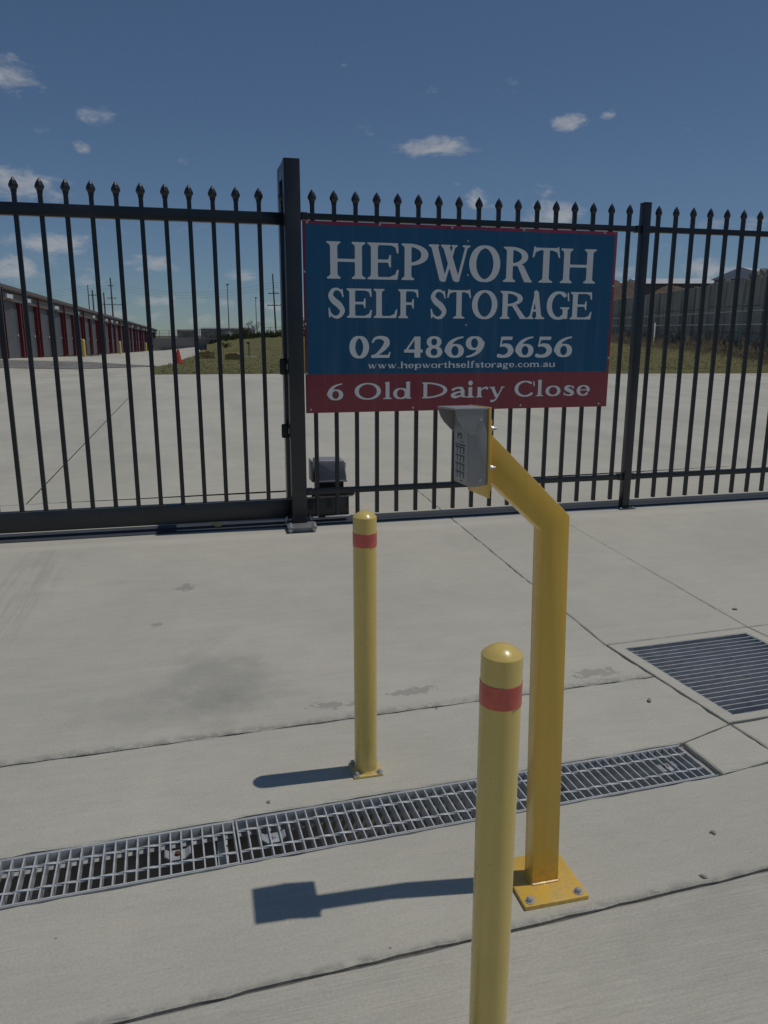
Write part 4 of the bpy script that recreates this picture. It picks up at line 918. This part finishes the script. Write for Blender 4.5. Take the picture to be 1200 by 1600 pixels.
# ground track under the gate
tr = empty('gate_track', (0, .13, 0)); tag(tr, 'dark steel ground track running under the gate and behind the fence', 'gate track')
rbox('track_plate', -8, 7.6, -.118, .135, .0015, .0060, M_TRACK, tr, .001)
vr = MB(); 
for x0, x1 in ((-8, -1.47), (-1.462, 7.6)): vr.add([(x0, -.034, .007), (x1, -.034, .007), (x1, -.016, .020), (x0, -.016, .020), (x1, .002, .007), (x0, .002, .007)], [(0, 1, 2, 3), (3, 2, 4, 5), (0, 3, 5), (1, 4, 2)])
vr.build('v_rail', M_TRACK, tr)

# gate motor
mo = empty('gate_motor', (1.03, .34, 0)); tag(mo, 'grey and black sliding gate motor behind the fence, right of the gate post', 'gate motor')
b = MB(); b.prism([(-.128, .292), (.126, .290), (.130, .315), (.112, .447), (.105, .458), (-.102, .462), (-.112, .452)], -.085, .115); o = b.build('cover', M_MOT, mo); bevel_obj(o, .010, 3)
rbox('cover_lip', -.132, .133, -.092, .120, .283, .297, M_MOT, mo, .004); rbox('housing', -.105, .108, -.070, .105, .012, .2829, M_RUB, mo, .006)
rbox('foot_plate', -.15, .15, -.12, .14, .0, .0118, M_GALVD, mo, .002); rbox('side_trim', -.148, -.1325, -.07, .10, .285, .455, M_MOT, mo, .006); rbox('cover_lock', .1185, .1285, -.05, .0, .38, .43, M_KEYD, mo, .002)
MB().cyl((-.02, -.125, .165), (-.02, -.071, .165), .028, n=18).build('pinion', M_BLACKG, mo, True)

# ------------------------------------------------------------------ pebbles and crumbs on the concrete
def pebble(x, y, r, label, seed, flat=.6):
    bm = bmesh.new(); bmesh.ops.create_icosphere(bm, subdivisions=2, radius=1); rn = random.Random(seed); ax = [Vector((rn.gauss(0, 1), rn.gauss(0, 1), rn.gauss(0, 1))).normalized() for _ in range(5)]
    for v in bm.verts:
        k = 1+sum(.16*math.sin(3*v.co.dot(a)+i) for i, a in enumerate(ax)); v.co = Vector((v.co.x*k*r*1.2, v.co.y*k*r*.85, max(-.4, v.co.z*k)*r*flat)); v.co *= .8
    me = bpy.data.meshes.new('pebble'); bm.to_mesh(me); bm.free(); o = link('pebble', me, M_PEB, None, True, (x, y, r*.25)); o.rotation_euler.z = rn.random()*6; tag(o, label, 'pebble', 'stray crumbs on the concrete')
pebble(1.705, -3.165, .013, 'small stone on the concrete left of the square pit grate', 1); pebble(1.265, -4.095, .009, 'small stone on the front joint right of the keypad base', 2)
pebble(1.413, -3.942, .0105, 'small stone on the bare concrete at the far right, below the trench end', 3); pebble(.161, -3.477, .0085, 'crumb just behind the trench grate, left of the rear bollard', 4)
pebble(2.749, -2.343, .016, 'pale flat stone on the concrete above the square pit grate', 5, .3); pebble(.86, -3.02, .006, 'tiny crumb by the rear joint near the keypad stand', 6)

# ------------------------------------------------------------------ storage units along the drive
SHL = 97.2; ang = math.atan2(SD.y, SD.x)
def shz(t): return .374+(-1.376)*t/SHL if t > 0 else .374
sheds = empty('storage_shed', (P0.x, P0.y, 0)); sheds.rotation_euler.z = ang; tag(sheds, 'long row of self storage units with grey roller doors and red trim', 'storage shed')
# local frame: +X along the row, -Y towards the drive
MOD = 3.62; t0 = -6.2; NM = 28; HW = 3.32
def skew(mbs):      # the row steps down with the ground
    mbs.v = [(x, y, z+shz(x)) for x, y, z in mbs.v]; return mbs
tE = t0+NM*MOD
def pieces(x0, x1): k = max(1, int((x1-x0)/6)); return [(x0+(x1-x0)*i/k, x0+(x1-x0)*(i+1)/k) for i in range(k)]
w = MB()
for a, b in pieces(t0, tE): w.box(a, b, .14, 6.0, -.3, HW-.06)
for x_ in (t0+.02, tE-.12): w.add([(x_, .14, HW-.055), (x_+.1, .14, HW-.055), (x_+.1, 6.0, HW-.055), (x_, 6.0, HW-.055), (x_, 3.1, HW+.25), (x_+.1, 3.1, HW+.25)], [(0, 3, 4), (1, 5, 2), (0, 4, 5, 1), (3, 2, 5, 4), (0, 1, 2, 3)])
skew(w).build('wall', M_TAN, sheds)
fs = MB()
for a, b in pieces(t0-.05, tE+.05): fs.box(a, b, -.02, .139, 2.62, HW-.30)
skew(fs).build('lintel', M_FASC, sheds)
gu = MB()
for a, b in pieces(t0-.1, tE+.1): gu.box(a, b, -.16, .02, HW-.20, HW-.04)
skew(gu).build('gutter', M_FASC, sheds)
rf = MB()
for a, b in pieces(t0-.1, tE+.1): rf.add([(a, -.12, HW-.03), (b, -.12, HW-.03), (b, 3.1, HW+.28), (a, 3.1, HW+.28), (b, 6.3, HW-.03), (a, 6.3, HW-.03), (a, -.12, HW-.28), (b, -.12, HW-.28)], [(0, 1, 2, 3), (3, 2, 4, 5), (6, 7, 1, 0)])
skew(rf).build('roof', M_TAN, sheds)
# roller door mesh: curtain of rounded slats
dw = MOD-.62; dm = MB(); ns = 34; prof = []
for i in range(ns):
    z = 2.62*i/ns; h = 2.62/ns; prof += [(0.0, z), (-.014, z+h*.30), (-.016, z+h*.6), (-.004, z+h*.9)]
prof.append((0, 2.62))
for (y, z) in prof: dm.v += [(-dw/2, y, z), (dw/2, y, z)]
dm.f = [(2*i, 2*i+1, 2*i+3, 2*i+2) for i in range(len(prof)-1)]
dme = dm.build('door', M_DOOR); DM = dme.data; bpy.data.objects.remove(dme)
for p in DM.polygons: p.use_smooth = True
lk = MB().box(dw/2-.42, dw/2-.24, -.045, -.017, 1.02, 1.12); lko = lk.build('door_lock', M_GALV); LKM = lko.data; bpy.data.objects.remove(lko)
jm = MB().box(-.075, .075, -.06, .139, -.02, 2.619); jmo = jm.build('jamb', M_SRED); JM = jmo.data; bpy.data.objects.remove(jmo)
dp = MB(); dp.box(-.05, .05, -.15, -.062, .02, HW-.21); dpo = dp.build('downpipe', M_SRED); DPM = dpo.data; bpy.data.objects.remove(dpo)
pl = MB().box(-.16, .16, .0, .1385, -.02, 2.619); plo = pl.build('pillar', M_TAN); PLM = plo.data; bpy.data.objects.remove(plo)
lb = MB().box(-.55, .55, -.11, -.022, 2.74, 2.92); lbo = lb.build('unit_light', M_WHT); LBM = lbo.data; bpy.data.objects.remove(lbo)
for i in range(NM):
    xc = t0+(i+.5)*MOD; d = link('door', DM, None, sheds, False, (xc, .11, shz(xc))); link('door_lock', LKM, None, d)
    xa = t0+i*MOD; za = shz(xa)
    link('pillar', PLM, None, sheds, False, (xa, 0, za)); link('jamb', JM, None, sheds, False, (xa-.236, 0, za)); link('jamb', JM, None, sheds, False, (xa+.236, 0, za))
    if i % 2 == 0: link('downpipe', DPM, None, sheds, False, (xa+.02, 0, za))
    if i % 2 == 1 or i % 5 == 2: link('unit_light', LBM, None, sheds, False, (xc-.4, 0, shz(xc)))
# yellow bollards along the units
def far_bollard(x, y, label):
    z = HT(x, y); b = MB().lathe([(.10, -.1), (.10, 1.0), (.095, 1.03), (.07, 1.06), (.03, 1.075)], 16).build('bollard', M_YEL, None, True, (x, y, z)); tag(b, label, 'bollard', 'far bollards along the storage units')
far_bollard(-6.35, 45.4, 'nearest small yellow bollard in front of the storage unit doors'); far_bollard(-5.75, 64.0, 'second small yellow bollard along the storage units'); far_bollard(-5.0, 90.0, 'farthest yellow bollard along the storage units')

# ------------------------------------------------------------------ cone, bales, low wall, tap post
cz = HT(-.60, 35.6); cn = empty('traffic_cone', (-.60, 35.6, cz+.02)); tag(cn, 'orange traffic cone where the drive meets the lawn', 'traffic cone')
MB().lathe([(.19, .035), (.055, .68), (.045, .70)], 24).build('cone_body', M_CONE, cn, True); rbox('cone_base', -.24, .24, -.24, .24, 0, .036, M_CONE, cn, .01)
def bale(x, y, rz, L, H, W, label, seed):
    bm = bmesh.new(); bmesh.ops.create_cube(bm, size=1); bmesh.ops.subdivide_edges(bm, edges=bm.edges[:], cuts=9, use_grid_fill=True); rn = random.Random(seed)
    for v in bm.verts:
        n = v.co.normalized(); v.co = Vector((v.co.x*L, v.co.y*W, (v.co.z+.5)*H)); k = rn.uniform(-.03, .03)
        v.co += Vector((n.x*k, n.y*k, n.z*k*.8)); v.co.z *= 1-.25*(abs(v.co.x)/(L/2))**4*(v.co.z/H)
    me = bpy.data.meshes.new('hay_bale'); bm.to_mesh(me); bm.free(); o = link('hay_bale', me, M_STRAW, None, True, (x, y, HT(x, y)-.02)); o.rotation_euler.z = rz; tag(o, label, 'hay bale', 'hay bales on the lawn')
bale(.95, 43.6, .15, .95, .50, .5, 'left round-shouldered brown hay bale on the lawn', 3); bale(2.52, 41.9, -.25, .92, .42, .5, 'right square straw bale on the lawn', 9)
tp_ = empty('tap_post', (3.68, 44.9, HT(3.68, 44.9))); tag(tp_, 'thin pale post on a slab on the lawn behind the right bale', 'post'); rbox('slab', -.5, .45, -.2, .2, 0, .05, M_CON, tp_, .01); rbox('post', -.04, .04, -.04, .04, .05, .95, M_LPOLE, tp_, .01); rbox('tap_box', -.13, .05, -.08, .08, .86, .98, M_KEYD, tp_, .02)
lw = empty('retaining_wall', (-1.0, 70.6, 0)); tag(lw, 'low grey block retaining wall at the end of the drive', 'wall')
xx = -3.2; row = 0
for rowi in range(4):
    for k in range(15):
        off = (rowi % 2)*.2; x0 = -2.3+k*.4+off
        if x0 > 3.5: continue
        if rowi == 0 and k == 0: src = rbox('block', -.198, .198, -.1, .1, .003, .262, M_BLOCK, lw, .006, 1); src.location = (x0, 0, -.02); BLK = src.data
        else: link('block', BLK, None, lw, False, (x0, rnd.uniform(-.008, .008), -.02+rowi*.265))
rbox('capping', -2.6, 3.6, -.14, .14, 1.042, 1.13, M_ROOFG, lw, .01)

# ------------------------------------------------------------------ power poles, light poles
def pole(x, y, h, label, arms, r=.15, mat=M_POLE, lean=0.0, cat='power pole', name='power_pole'):
    z = HT(x, y)-.3; q = empty(name, (x, y, z)); q.rotation_euler = (0, lean, 0); tag(q, label, cat, 'poles on the skyline'); MB().cyl((0, 0, 0), (0, 0, h-z), r, r*.62, 10).build('pole', mat, q, True)
    for (dz, L) in arms:
        c = rbox('crossarm', -L/2, L/2, -.05, .05, h-z-dz-.05, h-z-dz+.05, mat, q, .01)
        for k in range(4): MB().lathe([(.035, h-z-dz+.05), (.04, h-z-dz+.12), (.02, h-z-dz+.2)], 8, (-L/2+.15+k*(L-.3)/3, 0)).build('insulator', M_ROOFG, c, True)
pole(-18.2, 153.6, 10.7, 'thin pale pole, leftmost of the poles above the storage roof', [], .13, M_LPOLE); pole(-16.25, 142.8, 9.2, 'dark power pole with a short crossarm above the storage roof', [(.9, 1.3)], .17)
pole(-16.9, 168.8, 10.1, 'thick bare power pole, third from the left above the storage roof', [], .2); pole(-13.0, 142.0, 11.3, 'tallest power pole above the storage roof, with several crossarms', [(4.6, 3.2), (3.5, 1.6), (1.4, .9)], .17)
def lightpole(x, y, h, label):
    z = HT(x, y)-.3; q = empty('light_pole', (x, y, z)); tag(q, label, 'light pole', 'poles on the skyline'); MB().cyl((0, 0, 0), (0, 0, h-z), .09, .05, 10).build('pole', M_LPOLE, q, True); rbox('lamp_head', -.12, .22, -.10, .10, h-z-.05, h-z+.14, M_LPOLE, q, .03)
lightpole(5.5, 106.4, 8.25, 'slender light pole beyond the hay bales'); lightpole(10.95, 125.6, 7.4, 'shorter thin light pole near the gate post')
pole(11.95, 104.8, 9.7, 'leaning power pole with crossarms just left of the gate post', [(2.6, 1.5), (4.2, 2.0)], .14, M_POLE, -.028)
wr = MB()
for dz in (0, .5, 1.0):
    a = Vector((-13, 142, 10.6-dz)); b = Vector((-60, 200, 10.4-dz)); c_ = Vector((11.9, 104.8, 8.6-dz*.7)); d_ = Vector((60, 150, 9.5-dz))
    for p_, q_, sag in ((a, b, 1.3), (a, c_, 1.6), (c_, d_, 1.2)):
        last = None
        for i in range(13):
            u = i/12; v = p_.lerp(q_, u)-Vector((0, 0, sag*4*u*(1-u)))
            if last is not None: wr.cyl(last, v, .011, n=5, caps=False)
            last = v
tag(wr.build('power_lines', M_WIRE), 'thin overhead power lines strung between the distant poles', 'power lines')

# ------------------------------------------------------------------ far boundary: chain-link fence, scrub, low buildings
cf = empty('boundary_fence', (3, 108, 0)); tag(cf, 'wire boundary fence on thin posts along the horizon beyond the lawn', 'fence')
FA, FB = Vector((-9, 128.0)), Vector((24, 78.0)); nfp = 22
pm = MB().cyl((0, 0, -.5), (0, 0, 1.75), .035, n=6); pmo = pm.build('post', M_LPOLE, None, True); PMM = pmo.data; bpy.data.objects.remove(pmo)
def fz(u): return .3+.75*u
for i in range(nfp+1):
    u = i/nfp; q = FA.lerp(FB, u); link('post', PMM, None, cf, False, (q.x-3, q.y-108, fz(u)))
wm = MB()
for zz in (.15, .8, 1.25, 1.7):
    for i in range(nfp):
        a, b = FA.lerp(FB, i/nfp), FA.lerp(FB, (i+1)/nfp); wm.cyl((a.x-3, a.y-108, fz(i/nfp)+zz), (b.x-3, b.y-108, fz((i+1)/nfp)+zz), .014, n=4, caps=False)
L_ = (FB-FA).length
for i in range(260):
    u = i/260; u2_ = min(1, u+1.6/L_); q, p_ = FA.lerp(FB, u), FA.lerp(FB, u2_)
    wm.cyl((q.x-3, q.y-108, fz(u)+.1), (p_.x-3, p_.y-108, fz(u2_)+1.7), .006, n=3, caps=False); wm.cyl((q.x-3, q.y-108, fz(u)+1.7), (p_.x-3, p_.y-108, fz(u2_)+.1), .006, n=3, caps=False)
o = wm.build('wire_mesh', M_WIRE, cf); tag(o, kind='stuff')
def building(name, x, y, rz, L, W, H, rise, z, mw, mr_, label, wins=0):
    q = empty(name, (x, y, z)); q.rotation_euler.z = rz; tag(q, label, 'building')
    wa = MB(); wa.prism([(-L/2, 0), (L/2, 0), (L/2, H), (-L/2, H)], -W/2, W/2).build('wall', mw, q)
    ro = MB(); t_ = .12
    ro.add([(-L/2-.3, -W/2-.3, H+.003), (L/2+.3, -W/2-.3, H+.003), (L/2+.3, 0, H+rise), (-L/2-.3, 0, H+rise), (L/2+.3, W/2+.3, H+.003), (-L/2-.3, W/2+.3, H+.003)], [(0, 1, 2, 3), (3, 2, 4, 5), (0, 3, 5), (1, 4, 2), (0, 5, 4, 1)])
    ro.build('roof', mr_, q)
    for i in range(wins): wx = -L/2+(i+.5)*L/wins; rbox('window', wx-.5, wx+.5, -W/2-.04, -W/2+.02, H*.35, H*.8, M_KEYD, q, .01)
    return q
building('warehouse', 8.8, 176, -.245, 10.9, 8, 2.7, .3, .1, M_FASC, M_ROOFG, 'long low pale shed on the horizon beyond the boundary fence', 5)
building('site_hut', -.3, 150, -.24, 3.2, 3, 2.6, .25, -.3, M_FASC, M_ROOFG, 'small square hut on the horizon left of the long low shed', 1)
tk = MB(); prof = [(1.0, -.3), (1.0, .35), (.85, .75), (.5, 1.05), (.1, 1.15)]
tk.lathe(prof, 20).build('water_tank', M_KEYD, None, True, (4.3, 86.1, .72)); tag(bpy.data.objects['water_tank'], 'dark rounded water tank at the edge of the lawn by the boundary', 'tank')
def shrub(x, y, h, r, mat, n, label, seed, name='shrub', trunk=True, cat='shrub', group='scrub along the boundary'):
    q = empty(name, (x, y, HT(x, y))); tag(q, label, cat, group); rn = random.Random(seed)
    st = MB()
    for k in range(6):
        a = rn.random()*6.28; e_ = Vector((math.cos(a)*r*.6, math.sin(a)*r*.6, h*rn.uniform(.6, .95))); st.cyl((0, 0, -.1), tuple(e_*.5+Vector((0, 0, .1))), .05, .03, 6); st.cyl(tuple(e_*.5+Vector((0, 0, .1))), tuple(e_), .03, .01, 5)
    st.build('trunk', M_TWIG, q); cr = MB()
    cl_ = [(rn.gauss(0, r*.5), rn.gauss(0, r*.5), h*rn.uniform(.35, .95), r*rn.uniform(.25, .5)) for _ in range(11)]
    for k in range(n):
        cx, cy, cz_, cr_ = rn.choice(cl_); d = Vector((rn.gauss(0, 1), rn.gauss(0, 1), rn.gauss(0, 1))).normalized()*cr_*rn.uniform(.5, 1.05); c = Vector((cx, cy, cz_))+d
        a = Vector((rn.gauss(0, 1), rn.gauss(0, 1), rn.gauss(0, 1))).normalized(); b = a.orthogonal().normalized(); s_ = rn.uniform(.05, .11)*max(.7, r)
        cr.add([c-a*s_, c+b*s_*.5, c+a*s_, c-b*s_*.5], [(0, 1, 2, 3)])
    cr.build('crown', mat, q)
shrub(6.75, 87.4, 2.5, .75, M_TWIG, 700, 'bare twiggy tree at the far edge of the lawn near the tank', 11); shrub(6.2, 83.5, 1.35, .55, M_LEAF, 900, 'dark conifer-like bush in front of the twiggy tree', 12); shrub(8.4, 84, .9, .8, M_LEAF, 900, 'low dark bush right of the conifer-like bush', 13)
shrub(9.7, 83, .85, .8, M_LEAF, 800, 'low dark bush nearest the gate post', 14); shrub(2.9, 62, .4, .4, M_BLADE, 400, 'small green weed clump on the crest of the lawn', 15); shrub(13.5, 88, 2.2, 1.2, M_TWIG, 700, 'greyish bare shrub beside the leaning power pole', 16)
sp2 = []
rn2 = random.Random(4)
for k in range(2600):
    u = rn2.random(); q = FA.lerp(FB, u); sp2.append((q.x+rn2.uniform(-2, 2), q.y+rn2.uniform(-3, 3), rn2.uniform(1.0, 3.5)))
for k in range(1200): sp2.append((rn2.uniform(1.8, 24), rn2.uniform(70, 76), rn2.uniform(.8, 2.0)))
tag(blades('scrub_grass', sp2, .12, .35, M_LEAF, .05, .8, 3), 'dull green scrub growing along the boundary fence', 'scrub', kind='stuff')

# ------------------------------------------------------------------ right side: precast wall, pipe fence, dry grass, roofs
WA, WB = Vector((26.6, 19.2)), Vector((43.67, 69.03)); WDir = (WB-WA).normalized(); WN_ = Vector((-WDir.y, WDir.x)); wlen = (WB-WA).length; wa_ = math.atan2(WDir.y, WDir.x)
wall = empty('precast_wall', (WA.x, WA.y, 0)); wall.rotation_euler.z = wa_; tag(wall, 'tall weathered grey precast concrete wall behind the lawn at the right', 'wall')
TSTEP = (Vector((34.3, 40.44))-WA).dot(WDir); npn = 17; pw_ = wlen/npn
def wbase(t): return .35+.5*t/wlen
def wtop(a, b): return 4.64+.032*(a-13.5) if b <= TSTEP+pw_*.5 else 4.70+.40*(a-TSTEP)/(wlen-TSTEP)
for i in range(npn+6):
    a, b = i*pw_, (i+1)*pw_
    for j in range(3):
        ztop = wtop(a, b); zb = wbase(a)-.4
        z0, z1 = zb+(ztop-zb)*j/3, zb+(ztop-zb)*(j+1)/3
        rbox('wall_panel', a+.012, b-.012, -.08+rnd.uniform(-.012, .012), .1, z0+.012, z1-.012, M_WALL, wall, .012, 1)
    rbox('wall_post', a-.10, a+.10, -.055, .22, wbase(a)-.4, wtop(a, a+pw_)+.02, M_WALL, wall, .012, 1)
pfc = empty('pipe_fence', (WA.x, WA.y, 0)); pfc.rotation_euler.z = wa_; tag(pfc, 'pale pipe and wire fence standing in front of the precast wall', 'fence')
wn_ = 16; fo = 1.3
for i in range(wn_+1):
    t = 6+i*3.1; z = wbase(t)-.2; MB().cyl((t, fo, z), (t, fo, z+2.5), .04, n=8).build('post', M_GALVD, pfc, True)
for dz in (1.75, 2.45):
    for i in range(wn_): a, b = 6+i*3.1, 6+(i+1)*3.1; MB().cyl((a, fo, wbase(a)+dz-.2), (b, fo, wbase(b)+dz-.2), .034, n=8).build('rail', M_GALVD, pfc, True)
wt = MB()
for dz in (.3, .7, 1.1, 1.4):
    for i in range(wn_): a, b = 6+i*3.1, 6+(i+1)*3.1; wt.cyl((a, fo, wbase(a)+dz-.2), (b, fo, wbase(b)+dz-.2), .008, n=4, caps=False)
o = wt.build('wire', M_WIRE, pfc)
tB = (Vector((36.3, 45.9))-WA).dot(WDir); MB().cyl((tB+1.7, fo+.05, wbase(tB)+1.75), (tB-.1, fo+.5, wbase(tB)+.25), .05, n=8).build('brace', M_ROOF, pfc, True)
sp3 = []; rn3 = random.Random(8)
for k in range(5200):
    t = rn3.uniform(2, wlen+4); cl2 = .5+.5*math.sin(t*1.9+math.sin(t*.7)*2); off = abs(rn3.gauss(0, 1.1))+.9
    q = WA+WDir*t+WN_*off
    sp3.append((q.x, q.y, rn3.uniform(.5, 1.2)*(.45+.75*cl2)*(1.25-min(1, off/3))))
tag(blades('dry_grass', sp3, .5, 1.15, M_DRY, .035, .9, 4), 'tall dry straw coloured grass along the foot of the precast wall', 'dry grass', kind='stuff')
# rubble on the wall top
rn4 = random.Random(21)
for k in range(9):
    t = 15.6-k*.72; q = WA+WDir*t-WN_*rn4.uniform(.3, .7); bm = bmesh.new(); bmesh.ops.create_icosphere(bm, subdivisions=1, radius=1)
    for v in bm.verts: kk = rn4.uniform(.7, 1.2); v.co = Vector((v.co.x*.36*kk, v.co.y*.32*kk, v.co.z*.26*kk))
    me = bpy.data.meshes.new('rubble_rock'); bm.to_mesh(me); bm.free(); o = link('rubble_rock', me, M_BLOCK, None, False, (q.x, q.y, wtop(t, t)+.10+rn4.uniform(0, .16))); o.rotation_euler = (rn4.random(), rn4.random(), rn4.random()*6)
    tag(o, 'broken concrete rock in the heap on top of the precast wall', 'rubble', 'rubble on the wall top')
# fill behind the wall (carries the soil and buildings)
fl = MB(); c = [WA-WN_*.15-WDir*4, WB-WN_*.15+WDir*16, WB-WN_*70+WDir*40, WA-WN_*70-WDir*4]
fl.v = [(p.x, p.y, 4.15) for p in c]+[(p.x, p.y, -.5) for p in c]; fl.f = [(0, 1, 2, 3)]+[(i, 4+i, 4+(i+1) % 4, (i+1) % 4) for i in range(4)]
tag(fl.build('upper_terrace', M_SOIL), kind='structure')
def mound(x, y, rx, ry, h, label, seed):
    mbm = MB(); n = 22; rn = random.Random(seed); ph = [rn.random()*6 for _ in range(6)]
    for j in range(n+1):
        for i in range(n+1):
            u, v = i/n*2-1, j/n*2-1; r = math.hypot(u, v); z = max(0, 1-r**1.7)*h*(1+.18*math.sin(5*u+ph[0])+.14*math.sin(7*v+ph[1])+.1*math.sin(11*u+9*v+ph[2])); mbm.v.append((u*rx, v*ry, z-.05))
    for j in range(n):
        for i in range(n): a = j*(n+1)+i; mbm.f.append((a, a+1, a+n+2, a+n+1))
    o = mbm.build('soil_heap', M_SOIL, None, True, (x, y, 4.35)); o.rotation_euler.z = rn.random(); tag(o, label, 'soil heap', 'soil heaps behind the precast wall')
mound(48.0, 76, 6, 4, 3.0, 'reddish soil heap just right of the sign above the wall', 1); mound(53, 72.5, 6.0, 4, 2.6, 'reddish soil heap behind the slim fence post above the wall', 2); mound(56.0, 66, 5, 3.5, 2.3, 'reddish soil heap in the middle above the wall', 3)
b1 = building('house', 60.7, 64.0, .48, 22, 5.2, 2.35, 1.05, 4.35, M_BLOCK, M_ROOF, 'gabled grey house with a pale roof above the precast wall at the right')
building('warehouse', 76, 103, -.30, 17, 14, 4.6, 1.2, 4.35, M_FASC, M_ROOF, 'wide warehouse with a pale low roof behind the soil heaps')
building('warehouse', 72.5, 118, -.30, 16, 12, 4.9, 1.3, 4.35, M_ROOF, M_ROOF, 'white roofed warehouse just right of the sign, behind the wall')
